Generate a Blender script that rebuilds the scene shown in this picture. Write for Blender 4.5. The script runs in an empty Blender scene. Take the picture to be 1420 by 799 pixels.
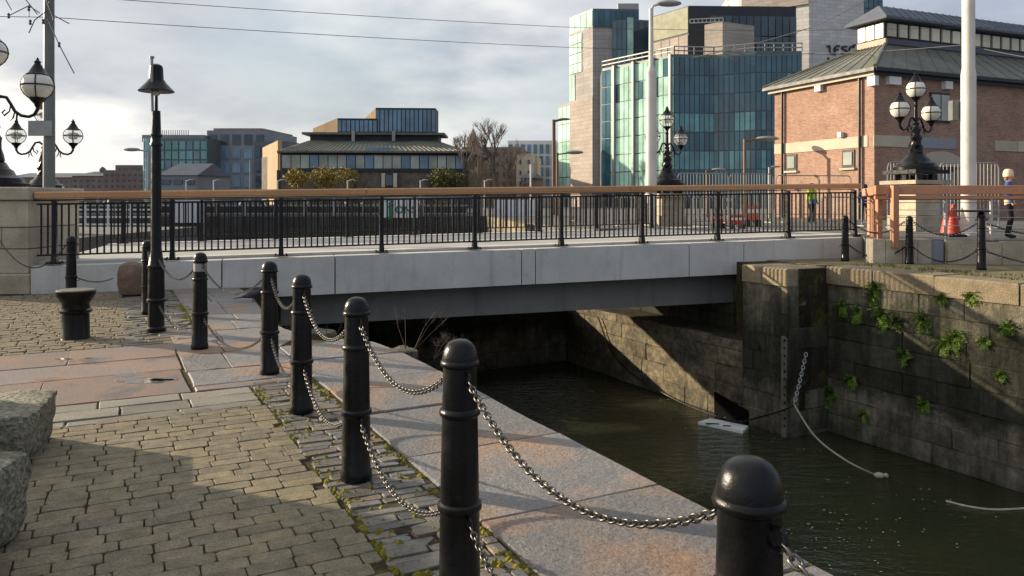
import bpy, math, random
from mathutils import Vector, Matrix

random.seed(11)
scene = bpy.context.scene
COL = scene.collection

# ------------------------------------------------------------------ camera
EYE = 1.6
F = 1070.0            # focal length in photo pixels (1420 wide)
HZ = 280.0            # horizon row
cam_d = bpy.data.cameras.new('camera')
cam = bpy.data.objects.new('camera', cam_d)
COL.objects.link(cam)
cam.location = (0, 0, EYE)
cam.rotation_euler = (math.radians(90), 0, 0)
cam_d.sensor_width = 36.0
cam_d.lens = 36.0 * F / 1420.0
cam_d.shift_y = -(399.5 - HZ) / 1420.0
cam_d.clip_start = 0.05
cam_d.clip_end = 6000
scene.camera = cam

# ------------------------------------------------------------------ light
SUN_EL = math.radians(15.0)
SUN_H = Vector((-0.932, 0.362)).normalized()
SUN_DIR = Vector((SUN_H.x * math.cos(SUN_EL), SUN_H.y * math.cos(SUN_EL), math.sin(SUN_EL)))
sun_d = bpy.data.lights.new('sun', 'SUN')
sun_d.energy = 5.0
sun_d.angle = math.radians(0.6)
sun_d.color = (1.0, 0.84, 0.62)
sun = bpy.data.objects.new('sun', sun_d)
COL.objects.link(sun)
sun.rotation_euler = SUN_DIR.to_track_quat('Z', 'Y').to_euler()

world = bpy.data.worlds.new('World')
scene.world = world
world.use_nodes = True
wt = world.node_tree
wt.nodes.clear()
def wn(t, **kw):
    n = wt.nodes.new(t)
    for k, v in kw.items():
        setattr(n, k, v)
    return n
def wl(a, b):
    wt.links.new(a, b)
w_out = wn('ShaderNodeOutputWorld')
w_bg = wn('ShaderNodeBackground')
w_bg.inputs['Strength'].default_value = 0.1
wl(w_bg.outputs[0], w_out.inputs[0])
w_sky = wn('ShaderNodeTexSky', sky_type='NISHITA')
w_sky.sun_disc = False
w_sky.sun_elevation = SUN_EL
w_sky.sun_rotation = math.atan2(SUN_H.x, SUN_H.y)
w_sky.air_density = 1.0
w_sky.dust_density = 1.5
w_tc = wn('ShaderNodeTexCoord')
w_sep = wn('ShaderNodeSeparateXYZ')
wl(w_tc.outputs['Generated'], w_sep.inputs[0])
def wmath(op, a, b=None, c=None, clamp=False):
    n = wn('ShaderNodeMath', operation=op)
    n.use_clamp = clamp
    for i, x in enumerate((a, b, c)):
        if x is None:
            continue
        if isinstance(x, (int, float)):
            n.inputs[i].default_value = x
        else:
            wl(x, n.inputs[i])
    return n.outputs[0]
zz = wmath('ADD', wmath('MAXIMUM', w_sep.outputs['Z'], 0.0), 0.26)
w_cmb = wn('ShaderNodeCombineXYZ')
wl(wmath('DIVIDE', w_sep.outputs['X'], zz), w_cmb.inputs[0])
wl(wmath('DIVIDE', w_sep.outputs['Y'], zz), w_cmb.inputs[1])
def wnoise(scale, detail, rough, off, sx=1.0, sy=1.0):
    mp = wn('ShaderNodeMapping')
    mp.inputs['Location'].default_value = off
    mp.inputs['Scale'].default_value = (sx, sy, 1)
    wl(w_cmb.outputs[0], mp.inputs[0])
    n = wn('ShaderNodeTexNoise')
    n.inputs['Scale'].default_value = scale
    n.inputs['Detail'].default_value = detail
    n.inputs['Roughness'].default_value = rough
    wl(mp.outputs[0], n.inputs['Vector'])
    return n.outputs['Fac']
def wramp(fac, stops):
    r = wn('ShaderNodeValToRGB')
    e = r.color_ramp.elements
    while len(e) < len(stops):
        e.new(0.5)
    for i, (p, c) in enumerate(stops):
        e[i].position = p
        e[i].color = (*c, 1) if len(c) == 3 else c
    r.color_ramp.interpolation = 'EASE'
    wl(fac, r.inputs[0])
    return r.outputs[0]
def wmix(fac, a, b, mode='MIX'):
    m = wn('ShaderNodeMix', data_type='RGBA', blend_type=mode)
    if isinstance(fac, (int, float)):
        m.inputs['Factor'].default_value = fac
    else:
        wl(fac, m.inputs['Factor'])
    for i, x in ((6, a), (7, b)):
        if isinstance(x, tuple):
            m.inputs[i].default_value = (*x, 1)
        else:
            wl(x, m.inputs[i])
    return m.outputs[2]
w_dot = wn('ShaderNodeVectorMath', operation='DOT_PRODUCT')
wl(w_tc.outputs['Generated'], w_dot.inputs[0])
w_dot.inputs[1].default_value = SUN_DIR
tosun = wmath('MULTIPLY_ADD', w_dot.outputs['Value'], 0.5, 0.5, clamp=True)
# cloud deck: warm white towards the sun, slate grey away from it (same law all round the sky)
cl_col = wramp(tosun, [(0.0, (2.6, 2.8, 3.3)), (0.37, (3.1, 3.5, 4.4)), (0.62, (4.6, 4.9, 5.3)), (0.84, (7.0, 6.9, 6.7)), (1.0, (8.4, 8.1, 7.5))])
shade = wramp(wnoise(1.05, 6, 0.52, (3.1, 1.2, 0), 0.9, 1.0), [(0.38, (0.62, 0.65, 0.72)), (0.55, (1.06, 1.05, 1.03))])
fine = wramp(wnoise(3.0, 6, 0.55, (0.4, 5.2, 0)), [(0.3, (0.86, 0.87, 0.90)), (0.7, (1.10, 1.09, 1.06))])
cl = wmix(1.0, wmix(1.0, cl_col, shade, 'MULTIPLY'), fine, 'MULTIPLY')
cover = wramp(wnoise(0.8, 6, 0.55, (7.3, 2.1, 0)), [(0.32, (0.55, 0.55, 0.55)), (0.55, (1, 1, 1))])
sky_col = wmix(cover, wmix(1.0, w_sky.outputs[0], (1.0, 1.0, 1.0), 'MULTIPLY'), cl)
wl(sky_col, w_bg.inputs['Color'])

scene.view_settings.view_transform = 'Standard'
scene.view_settings.look = 'None'
scene.view_settings.gamma = 1.0
scene.view_settings.use_curve_mapping = False
scene.view_settings.exposure = 0.55
try:
    scene.cycles.use_denoising = True
    scene.cycles.denoiser = 'OPENIMAGEDENOISE'
    scene.cycles.max_bounces = 6
    scene.cycles.diffuse_bounces = 3
    scene.cycles.caustics_reflective = False
    scene.cycles.caustics_refractive = False
except Exception:
    pass

# ------------------------------------------------------------------ helpers
def at(px, py, Y):
    return Vector(((px - 710) / F * Y, Y, EYE - (py - HZ) / F * Y))
def gnd(px, py, z=0.0):
    Y = (EYE - z) * F / (py - HZ)
    return Vector(((px - 710) / F * Y, Y, z))
D = Vector((-0.46, 0.888)); D.normalize()      # along the lock, away from the camera
N = Vector((D.y, -D.x))                        # across the lock, left to right
def sc(s, c, z=0.0):
    p = D * s + N * c
    return Vector((p.x, p.y, z))

class MB:
    def __init__(self):
        self.v = []; self.f = []; self.mi = []; self.m = 0
    def add(self, vs, fs):
        b = len(self.v)
        self.v.extend([tuple(p) for p in vs])
        for f in fs:
            self.f.append(tuple(b + i for i in f)); self.mi.append(self.m)
    def box(self, c, s, rz=0.0, top=1.0):
        ca, sa = math.cos(rz), math.sin(rz)
        vs = []
        for dz in (-.5, .5):
            k = top if dz > 0 else 1.0
            for dx, dy in ((-.5, -.5), (.5, -.5), (.5, .5), (-.5, .5)):
                x, y = dx * s[0] * k, dy * s[1] * k
                vs.append((c[0] + x * ca - y * sa, c[1] + x * sa + y * ca, c[2] + dz * s[2]))
        self.add(vs, [(0, 3, 2, 1), (4, 5, 6, 7), (0, 1, 5, 4), (1, 2, 6, 5), (2, 3, 7, 6), (3, 0, 4, 7)])
        return self
    def bar(self, a, b, w, h):
        a = Vector(a); b = Vector(b); t = (b - a).normalized()
        up = Vector((0, 0, 1)) if abs(t.z) < 0.95 else Vector((0, 1, 0))
        u = t.cross(up).normalized(); v = u.cross(t).normalized()
        vs = []
        for p in (a, b):
            for i, j in ((-1, -1), (1, -1), (1, 1), (-1, 1)):
                vs.append(p + u * (i * w / 2) + v * (j * h / 2))
        self.add(vs, [(0, 1, 2, 3), (7, 6, 5, 4), (0, 4, 5, 1), (1, 5, 6, 2), (2, 6, 7, 3), (3, 7, 4, 0)])
        return self
    def prism(self, pts, z0, z1):
        n = len(pts)
        zb = z0 if isinstance(z0, (list, tuple)) else [z0] * n
        zt = z1 if isinstance(z1, (list, tuple)) else [z1] * n
        vs = [(p[0], p[1], zb[i]) for i, p in enumerate(pts)] + [(p[0], p[1], zt[i]) for i, p in enumerate(pts)]
        area = sum(pts[i][0] * pts[(i + 1) % n][1] - pts[(i + 1) % n][0] * pts[i][1] for i in range(n))
        fs = [tuple(range(n - 1, -1, -1)), tuple(range(n, 2 * n))] + [(i, (i + 1) % n, n + (i + 1) % n, n + i) for i in range(n)]
        if area < 0:
            fs = [tuple(reversed(f)) for f in fs]
        self.add(vs, fs)
        return self
    def lathe(self, prof, n=16, c=(0, 0, 0), sx=1.0, sy=1.0):
        vs = []; fs = []
        for r, z in prof:
            for i in range(n):
                a = 2 * math.pi * i / n
                vs.append((c[0] + r * math.cos(a) * sx, c[1] + r * math.sin(a) * sy, c[2] + z))
        for j in range(len(prof) - 1):
            for i in range(n):
                k = (i + 1) % n
                fs.append((j * n + i, j * n + k, (j + 1) * n + k, (j + 1) * n + i))
        fs.append(tuple(range(n - 1, -1, -1)))
        fs.append(tuple((len(prof) - 1) * n + i for i in range(n)))
        self.add(vs, fs)
        return self
    def tube(self, pts, r, n=6, closed=False):
        pts = [Vector(p) for p in pts]
        m = len(pts)
        rs = r if isinstance(r, (list, tuple)) else [r] * m
        vs = []; fs = []
        up = None
        for i, p in enumerate(pts):
            if closed:
                t = (pts[(i + 1) % m] - pts[i - 1])
            else:
                t = pts[min(i + 1, m - 1)] - pts[max(i - 1, 0)]
            t.normalize()
            if up is None:
                up = Vector((0, 0, 1)) if abs(t.z) < 0.9 else Vector((1, 0, 0))
            u = t.cross(up)
            if u.length < 1e-5:
                u = t.orthogonal()
            u.normalize(); w = u.cross(t).normalized(); up = w
            for k in range(n):
                a = 2 * math.pi * k / n
                vs.append(p + (u * math.cos(a) + w * math.sin(a)) * rs[i])
        for i in range(m if closed else m - 1):
            j = (i + 1) % m
            for k in range(n):
                l = (k + 1) % n
                fs.append((i * n + k, j * n + k, j * n + l, i * n + l))
        if not closed:
            fs.append(tuple(range(n))); fs.append(tuple((m - 1) * n + k for k in reversed(range(n))))
        self.add(vs, fs)
        return self
    def sphere(self, c, r, n=12, m=8, s=(1, 1, 1)):
        prof = []
        for j in range(m + 1):
            a = -math.pi / 2 + math.pi * j / m
            prof.append((max(r * math.cos(a), 1e-4), r * math.sin(a) * s[2]))
        return self.lathe(prof, n, c, s[0], s[1])
    def face(self, *pts):
        self.add(pts, [tuple(range(len(pts)))])
        return self
    def build(self, name, mat, parent=None, smooth=False, loc=None, rz=0.0):
        me = bpy.data.meshes.new(name)
        me.from_pydata(self.v, [], self.f)
        mats = mat if isinstance(mat, (list, tuple)) else [mat]
        for m in mats:
            me.materials.append(m)
        if len(mats) > 1:
            me.polygons.foreach_set('material_index', self.mi)
        if smooth:
            me.polygons.foreach_set('use_smooth', [True] * len(me.polygons))
            try:
                me.set_sharp_from_angle(angle=math.radians(40))
            except Exception:
                pass
        me.update()
        return link(name, me, parent, loc, rz)

def link(name, data, parent=None, loc=None, rz=0.0):
    o = bpy.data.objects.new(name, data)
    COL.objects.link(o)
    if parent is not None:
        o.parent = parent
    if loc is not None:
        o.location = loc
    if rz:
        o.rotation_euler = (0, 0, rz)
    return o
def tag(o, label=None, cat=None, group=None, kind=None):
    if label: o['label'] = label
    if cat: o['category'] = cat
    if group: o['group'] = group
    if kind: o['kind'] = kind
    return o
def thing(name, label, cat, loc=(0, 0, 0), rz=0.0, group=None):
    return tag(link(name, None, None, loc, rz), label, cat, group)
def copy_tree(o, parent=None, loc=None, rz=None, label=None):
    c = o.copy(); COL.objects.link(c); c.parent = parent
    if loc is not None: c.location = loc
    if rz is not None: c.rotation_euler = (0, 0, rz)
    if label: c['label'] = label
    for ch in KIDS.get(o.name, []) or [x for x in o.children]:
        copy_tree(ch, c)
    return c
KIDS = {}
_unit = {}
def slab(name, mat, parent, c, s, rz=0.0):
    """a box part that shares one unit mesh per material"""
    me = _unit.get((name, mat.name))
    if me is None:
        mb = MB(); mb.box((0, 0, 0), (1, 1, 1))
        me = bpy.data.meshes.new(name)
        me.from_pydata(mb.v, [], mb.f); me.materials.append(mat); me.update()
        _unit[(name, mat.name)] = me
    o = link(name, me, parent, c, rz)
    o.scale = s
    return o

# ------------------------------------------------------------------ materials
def lin(r, g, b):
    f = lambda u: (u / 255 / 12.92) if u <= 10 else ((u / 255 + 0.055) / 1.055) ** 2.4
    return (f(r), f(g), f(b))
class NT:
    def __init__(self, name):
        self.m = bpy.data.materials.new(name)
        self.m.use_nodes = True
        self.t = self.m.node_tree
        self.t.nodes.clear()
        self.out = self.n('ShaderNodeOutputMaterial')
        self.b = self.n('ShaderNodeBsdfPrincipled')
        self.l(self.b.outputs[0], self.out.inputs[0])
        self.geo = self.n('ShaderNodeNewGeometry')
        self.pos = self.geo.outputs['Position']
        self.oi = self.n('ShaderNodeObjectInfo')
        self.tc = self.n('ShaderNodeTexCoord')
    def n(self, t, **kw):
        x = self.t.nodes.new(t)
        for k, v in kw.items():
            setattr(x, k, v)
        return x
    def l(self, a, b):
        self.t.links.new(a, b)
    def put(self, x, sock):
        if isinstance(x, tuple):
            sock.default_value = (*x, 1) if len(x) == 3 else x
        elif isinstance(x, (int, float)):
            sock.default_value = x
        else:
            self.l(x, sock)
    def math(self, op, a, b=0.0, c=0.0, clamp=False):
        x = self.n('ShaderNodeMath', operation=op); x.use_clamp = clamp
        for i, q in enumerate((a, b, c)):
            self.put(q, x.inputs[i])
        return x.outputs[0]
    def mapping(self, vec, scale=(1, 1, 1), rot=(0, 0, 0), loc=(0, 0, 0)):
        x = self.n('ShaderNodeMapping')
        x.inputs['Scale'].default_value = scale; x.inputs['Rotation'].default_value = rot; x.inputs['Location'].default_value = loc
        self.l(vec, x.inputs[0])
        return x.outputs[0]
    def noise(self, scale, detail=4, rough=0.55, vec=None, sc=None):
        x = self.n('ShaderNodeTexNoise')
        x.inputs['Scale'].default_value = scale; x.inputs['Detail'].default_value = detail; x.inputs['Roughness'].default_value = rough
        v = vec or self.pos
        if sc: v = self.mapping(v, sc)
        self.l(v, x.inputs['Vector'])
        return x.outputs['Fac']
    def voro(self, scale, vec=None, feature='F1'):
        x = self.n('ShaderNodeTexVoronoi'); x.feature = feature
        x.inputs['Scale'].default_value = scale
        self.l(vec or self.pos, x.inputs['Vector'])
        return x
    def ramp(self, fac, stops, interp='LINEAR'):
        r = self.n('ShaderNodeValToRGB'); e = r.color_ramp.elements
        while len(e) < len(stops): e.new(0.5)
        for i, (p, c) in enumerate(stops):
            if isinstance(c, (int, float)): c = (c, c, c)
            e[i].position = p; e[i].color = (*c, 1)
        r.color_ramp.interpolation = interp
        self.l(fac, r.inputs[0])
        return r.outputs[0]
    def mix(self, fac, a, b, mode='MIX'):
        m = self.n('ShaderNodeMix', data_type='RGBA', blend_type=mode)
        self.put(fac, m.inputs['Factor']); self.put(a, m.inputs[6]); self.put(b, m.inputs[7])
        return m.outputs[2]
    def bump(self, h, strength, dist=0.01, prev=None):
        x = self.n('ShaderNodeBump')
        x.inputs['Strength'].default_value = strength; x.inputs['Distance'].default_value = dist
        self.l(h, x.inputs['Height'])
        if prev is not None: self.l(prev, x.inputs['Normal'])
        return x.outputs[0]
    def fin(self, col=None, rough=None, metal=None, normal=None, spec=None):
        if col is not None: self.put(col, self.b.inputs['Base Color'])
        if rough is not None: self.put(rough, self.b.inputs['Roughness'])
        if metal is not None: self.put(metal, self.b.inputs['Metallic'])
        if spec is not None: self.put(spec, self.b.inputs['Specular IOR Level'])
        if normal is not None: self.l(normal, self.b.inputs['Normal'])
        return self.m
def pm(name, col, rough=0.75, metal=0.0, var=0.25, vs=1.5, fine=0.2, fs=30.0, bump=0.3, bd=0.005, rnd=0.15, spec=0.4, stretch=None):
    """general worn surface: broad blotches, fine grain, a little per-object shift"""
    t = NT(name)
    a = t.ramp(t.noise(vs, 5, 0.6, sc=stretch), [(0.3, 1 - var), (0.7, 1 + var)])
    b = t.ramp(t.noise(fs, 3, 0.6, sc=stretch), [(0.3, 1 - fine), (0.7, 1 + fine)])
    k = t.math('MULTIPLY_ADD', t.oi.outputs['Random'], 2 * rnd, 1 - rnd)
    c = t.mix(1.0, t.mix(1.0, t.mix(1.0, col, a, 'MULTIPLY'), b, 'MULTIPLY'), k, 'MULTIPLY')
    r = t.math('MULTIPLY_ADD', t.noise(vs * 3, 3), 0.25, rough - 0.125, clamp=True)
    nb = t.bump(t.noise(fs, 4), bump, bd) if bump else None
    return t.fin(c, r, metal, nb, spec)
# ------------------------------------------------------------------ surface materials
def m_paver():
    t = NT('brown_paver')
    base = t.ramp(t.noise(0.9, 4, 0.6), [(0.3, lin(124, 118, 102)), (0.5, lin(140, 131, 108)), (0.72, lin(136, 125, 110))])
    k = t.ramp(t.oi.outputs['Random'], [(0.0, (0.74, 0.75, 0.76)), (0.3, (0.98, 0.97, 0.92)), (0.5, (1.02, 0.96, 0.90)), (0.75, (0.9, 0.9, 0.88)), (1.0, (1.2, 1.12, 0.98))])
    sp = t.ramp(t.noise(80, 4, 0.8), [(0.3, 0.5), (0.7, 1.4)])
    blot = t.ramp(t.noise(9, 5, 0.7), [(0.35, 0.7), (0.65, 1.16)])
    pink = t.ramp(t.voro(0.9).outputs['Distance'], [(0.1, 1), (0.22, 0)])
    c = t.mix(1.0, t.mix(1.0, t.mix(1.0, base, k, 'MULTIPLY'), sp, 'MULTIPLY'), blot, 'MULTIPLY')
    c = t.mix(t.math('MULTIPLY', pink, 0.25), c, lin(150, 116, 96))
    return t.fin(c, t.ramp(t.noise(3, 4), [(0.3, 0.62), (0.7, 0.9)]), 0, t.bump(t.noise(60, 6, 0.75), 0.8, 0.009), 0.3)
def m_sett():
    t = NT('grey_sett')
    k = t.ramp(t.oi.outputs['Random'], [(0.0, lin(92, 90, 84)), (0.35, lin(126, 122, 112)), (0.6, lin(112, 112, 112)), (0.82, lin(134, 118, 100)), (1.0, lin(106, 100, 88))])
    sp = t.ramp(t.noise(60, 4, 0.7), [(0.3, 0.66), (0.7, 1.26)])
    blot = t.ramp(t.noise(7, 4, 0.6), [(0.35, 0.78), (0.65, 1.15)])
    c = t.mix(1.0, t.mix(1.0, k, sp, 'MULTIPLY'), blot, 'MULTIPLY')
    return t.fin(c, t.ramp(t.noise(5, 4), [(0.3, 0.4), (0.7, 0.8)]), 0, t.bump(t.noise(45, 5, 0.7), 0.6, 0.008), 0.4)
def m_coping():
    t = NT('damp_pink_grey_granite')
    zone = t.noise(1.1, 4, 0.55)
    base = t.ramp(zone, [(0.33, lin(156, 122, 94)), (0.42, lin(142, 126, 114)), (0.50, lin(120, 118, 117)), (0.60, lin(128, 124, 120)), (0.70, lin(150, 124, 102))])
    k = t.math('MULTIPLY_ADD', t.oi.outputs['Random'], 0.26, 0.87)
    gr = t.ramp(t.voro(150).outputs['Distance'], [(0.1, 0.72), (0.45, 1.14)])
    sp = t.ramp(t.noise(42, 5, 0.8), [(0.28, 0.48), (0.72, 1.42)])
    pits = t.ramp(t.voro(22).outputs['Distance'], [(0.02, 0.35), (0.1, 1.0)])
    c = t.mix(1.0, t.mix(1.0, t.mix(1.0, base, k, 'MULTIPLY'), gr, 'MULTIPLY'), sp, 'MULTIPLY')
    c = t.mix(0.55, c, t.mix(1.0, c, pits, 'MULTIPLY'))
    c = t.mix(t.ramp(t.noise(2.3, 5, 0.7), [(0.66, 0.0), (0.8, 0.4)]), c, lin(146, 110, 80))
    h = t.math('ADD', t.noise(30, 6, 0.75), t.math('MULTIPLY_ADD', t.noise(6, 4, 0.6), 1.6, t.math('MULTIPLY', pits, 0.5)))
    return t.fin(c, t.ramp(zone, [(0.4, 0.66), (0.6, 0.40)]), 0, t.bump(h, 1.0, 0.020), 0.5)
def m_pink():
    t = NT('pink_granite_slab')
    zone = t.noise(0.8, 4, 0.55)
    base = t.ramp(zone, [(0.28, lin(122, 118, 116)), (0.42, lin(134, 120, 112)), (0.52, lin(146, 122, 106)), (0.62, lin(136, 122, 112)), (0.74, lin(150, 118, 88))])
    k = t.math('MULTIPLY_ADD', t.oi.outputs['Random'], 0.3, 0.85)
    sp = t.ramp(t.noise(45, 5, 0.8), [(0.28, 0.5), (0.72, 1.4)])
    wet = t.ramp(t.noise(1.6, 4, 0.6), [(0.56, 0.0), (0.66, 1.0)])
    c = t.mix(1.0, t.mix(1.0, base, k, 'MULTIPLY'), sp, 'MULTIPLY')
    c = t.mix(wet, c, t.mix(1.0, c, (0.72, 0.72, 0.76), 'MULTIPLY'))
    rust = t.ramp(t.noise(1.3, 5, 0.7, sc=(1, 1.7, 1)), [(0.56, 0.0), (0.7, 0.65)])
    c = t.mix(rust, c, lin(158, 112, 70))
    return t.fin(c, t.ramp(wet, [(0.0, 0.62), (1.0, 0.3)]), 0, t.bump(t.noise(30, 5, 0.7), 0.6, 0.01), 0.5)
def m_quaywall():
    t = NT('stained_quay_stone')
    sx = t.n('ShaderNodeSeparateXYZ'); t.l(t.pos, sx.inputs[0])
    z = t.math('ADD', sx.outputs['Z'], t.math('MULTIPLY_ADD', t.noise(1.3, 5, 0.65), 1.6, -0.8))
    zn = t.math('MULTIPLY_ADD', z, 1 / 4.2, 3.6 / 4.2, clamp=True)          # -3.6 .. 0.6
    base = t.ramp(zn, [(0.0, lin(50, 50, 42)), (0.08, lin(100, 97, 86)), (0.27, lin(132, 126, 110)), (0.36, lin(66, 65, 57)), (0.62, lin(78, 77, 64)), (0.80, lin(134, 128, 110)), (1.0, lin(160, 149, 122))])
    streak = t.ramp(t.noise(2.4, 5, 0.65, sc=(1.6, 1.6, 0.22)), [(0.36, 0.5), (0.62, 1.18)])
    blot = t.ramp(t.noise(7, 7, 0.8), [(0.32, 0.48), (0.7, 1.45)])
    k = t.math('MULTIPLY_ADD', t.oi.outputs['Random'], 0.5, 0.72)
    c = t.mix(1.0, t.mix(1.0, t.mix(1.0, base, streak, 'MULTIPLY'), blot, 'MULTIPLY'), k, 'MULTIPLY')
    lich = t.ramp(t.noise(9, 5, 0.75), [(0.66, 0.0), (0.74, 0.5)])
    c = t.mix(lich, c, lin(140, 132, 118))
    green = t.ramp(t.noise(1.7, 4, 0.6), [(0.52, 0.0), (0.66, 0.55)])
    c = t.mix(green, c, lin(58, 58, 34))
    h = t.math('ADD', t.noise(14, 6, 0.75), t.math('MULTIPLY', t.noise(60, 4, 0.7), 0.4))
    return t.fin(c, 0.85, 0, t.bump(h, 1.0, 0.045), 0.25)
def m_concrete(name, col, dirt=0.5):
    t = NT(name)
    streak = t.ramp(t.noise(2.2, 5, 0.7, sc=(1.5, 1.5, 0.10)), [(0.55, 0.0), (0.74, dirt)])
    blot = t.ramp(t.noise(1.2, 6, 0.65), [(0.3, 0.86), (0.7, 1.1)])
    fi = t.ramp(t.noise(40, 4, 0.7), [(0.3, 0.9), (0.7, 1.08)])
    c = t.mix(1.0, t.mix(1.0, col, blot, 'MULTIPLY'), fi, 'MULTIPLY')
    c = t.mix(streak, c, t.mix(1.0, c, (0.50, 0.50, 0.53), 'MULTIPLY'))
    grime = t.ramp(t.noise(3.5, 6, 0.8, sc=(1, 1, 0.5)), [(0.54, 0.0), (0.7, dirt * 0.6)])
    c = t.mix(grime, c, t.mix(1.0, c, (0.5, 0.5, 0.52), 'MULTIPLY'))
    return t.fin(c, 0.8, 0, t.bump(t.noise(50, 4), 0.25, 0.004), 0.3)
def m_water():
    t = NT('dock_water')
    w1 = t.noise(2.6, 3, 0.5, vec=t.mapping(t.pos, (0.9, 2.4, 1), (0, 0, math.radians(24))))
    w2 = t.noise(11, 3, 0.5, vec=t.mapping(t.pos, (0.8, 2.2, 1), (0, 0, math.radians(18))))
    # wind ruffles the strip under the bridge, the lock chamber lies nearly still
    calm = t.ramp(t.noise(0.22, 2, 0.4, vec=t.mapping(t.pos, (1, 1, 1), loc=(0.4, -2.2, 0))), [(0.36, 0.35), (0.60, 1.0)])
    sx = t.n('ShaderNodeSeparateXYZ'); t.l(t.pos, sx.inputs[0])
    far = t.ramp(t.math('MULTIPLY_ADD', sx.outputs['Y'], 1 / 8, -12.0 / 8, clamp=True), [(0.0, 0.25), (0.4, 1.0)])
    h = t.math('ADD', t.math('MULTIPLY', w1, 0.8), t.math('MULTIPLY', w2, 0.3))
    nb = t.n('ShaderNodeBump'); nb.inputs['Distance'].default_value = 0.16
    t.l(h, nb.inputs['Height']); t.l(t.math('MULTIPLY', t.math('MULTIPLY', calm, far), 0.9), nb.inputs['Strength'])
    c = t.ramp(t.noise(0.5, 3), [(0.3, (0.022, 0.027, 0.013)), (0.7, (0.034, 0.038, 0.018))])
    t.b.inputs['IOR'].default_value = 1.33
    return t.fin(c, 0.05, 0, nb.outputs[0], 0.5)
def m_iron(name, col=(0.004, 0.0043, 0.005)):
    t = NT(name)
    chip = t.ramp(t.noise(16, 6, 0.8), [(0.60, 0.0), (0.70, 0.8)])
    dust = t.ramp(t.noise(4, 4, 0.6), [(0.4, 0.0), (0.75, 0.35)])
    c = t.mix(dust, col, (0.012, 0.012, 0.012))
    c = t.mix(chip, c, (0.05, 0.036, 0.026))
    return t.fin(c, t.ramp(t.noise(12, 4), [(0.3, 0.2), (0.7, 0.4)]), 0, t.bump(t.noise(22, 6, 0.75), 0.4, 0.006), 0.3)
def m_wood(name, col, rot=0.0):
    t = NT(name)
    g = t.noise(6, 5, 0.6, vec=t.mapping(t.pos, (0.5, 14, 22), (0, 0, rot)))
    c = t.mix(1.0, t.mix(1.0, col, t.ramp(g, [(0.3, 0.68), (0.7, 1.25)]), 'MULTIPLY'), t.ramp(t.noise(0.7, 3), [(0.3, 0.86), (0.7, 1.12)]), 'MULTIPLY')
    return t.fin(c, 0.6, 0, t.bump(g, 0.2, 0.004), 0.35)
def m_glass(name, col, rough=0.08, rnd=0.25, spec=0.8):
    t = NT(name)
    k = t.math('MULTIPLY_ADD', t.oi.outputs['Random'], 2 * rnd, 1 - rnd)
    c = t.mix(1.0, t.mix(1.0, col, k, 'MULTIPLY'), t.ramp(t.noise(0.35, 4, 0.6), [(0.35, 0.72), (0.65, 1.18)]), 'MULTIPLY')
    nb = t.bump(t.noise(0.25, 2), 0.05, 0.3)
    return t.fin(c, rough, 0, nb, spec)
def m_brick(name, c1, c2, mort, rot, bw=0.225, bh=0.075):
    t = NT(name)
    v = t.mapping(t.pos, (1, 1, 1), (0, 0, rot))
    sx = t.n('ShaderNodeSeparateXYZ'); t.l(v, sx.inputs[0])
    cm = t.n('ShaderNodeCombineXYZ'); t.l(sx.outputs['X'], cm.inputs[0]); t.l(sx.outputs['Z'], cm.inputs[1])
    b = t.n('ShaderNodeTexBrick')
    b.inputs['Scale'].default_value = 1.0; b.inputs['Brick Width'].default_value = bw; b.inputs['Row Height'].default_value = bh
    b.inputs['Mortar Size'].default_value = 0.008
    b.inputs['Color1'].default_value = (*c1, 1); b.inputs['Color2'].default_value = (*c2, 1); b.inputs['Mortar'].default_value = (*mort, 1)
    t.l(cm.outputs[0], b.inputs['Vector'])
    c = t.mix(1.0, b.outputs['Color'], t.ramp(t.noise(0.8, 6, 0.7), [(0.3, 0.8), (0.7, 1.18)]), 'MULTIPLY')
    c = t.mix(1.0, c, t.ramp(t.noise(7, 4, 0.7, sc=(1, 1, 2.5)), [(0.3, 0.8), (0.7, 1.2)]), 'MULTIPLY')
    return t.fin(c, 0.85, 0, t.bump(b.outputs['Fac'], -0.3, 0.006), 0.25)

M = {}
M['paver'] = m_paver()
M['sett'] = m_sett()
M['coping'] = m_coping()
M['pink'] = m_pink()
M['flag'] = pm('grey_flagstone', lin(132, 126, 114), 0.7, 0, 0.2, 1.6, 0.22, 55, 0.5, 0.008, 0.2)
t = NT('joint_dirt')
M['dirt'] = t.fin(t.mix(t.ramp(t.noise(5, 5, 0.7), [(0.5, 0.0), (0.64, 0.8)]), t.ramp(t.noise(30, 4, 0.7), [(0.3, lin(40, 35, 26)), (0.7, lin(72, 63, 46))]), lin(94, 92, 38)), 0.95, 0, t.bump(t.noise(60, 4), 0.6, 0.01), 0.2)
M['quay'] = m_quaywall()
M['rock'] = pm('weathered_granite_block', lin(140, 136, 118), 0.9, 0, 0.34, 5, 0.6, 34, 1.0, 0.05, 0.05)
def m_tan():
    t = NT('lightened_tan_quay_stone')  # cleaner stone, its colour also lightened to brighten the sunlit wedge
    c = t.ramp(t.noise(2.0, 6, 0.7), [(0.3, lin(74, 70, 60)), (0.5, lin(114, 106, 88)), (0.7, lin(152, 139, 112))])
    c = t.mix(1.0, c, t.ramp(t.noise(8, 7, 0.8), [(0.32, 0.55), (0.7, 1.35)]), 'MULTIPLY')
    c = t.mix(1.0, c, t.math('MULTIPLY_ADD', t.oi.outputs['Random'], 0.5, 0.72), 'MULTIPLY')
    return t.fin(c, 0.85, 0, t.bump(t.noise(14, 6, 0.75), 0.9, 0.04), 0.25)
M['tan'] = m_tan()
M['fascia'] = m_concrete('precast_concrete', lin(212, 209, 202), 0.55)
M['deck'] = m_concrete('deck_concrete', lin(176, 174, 168), 0.3)
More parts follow.
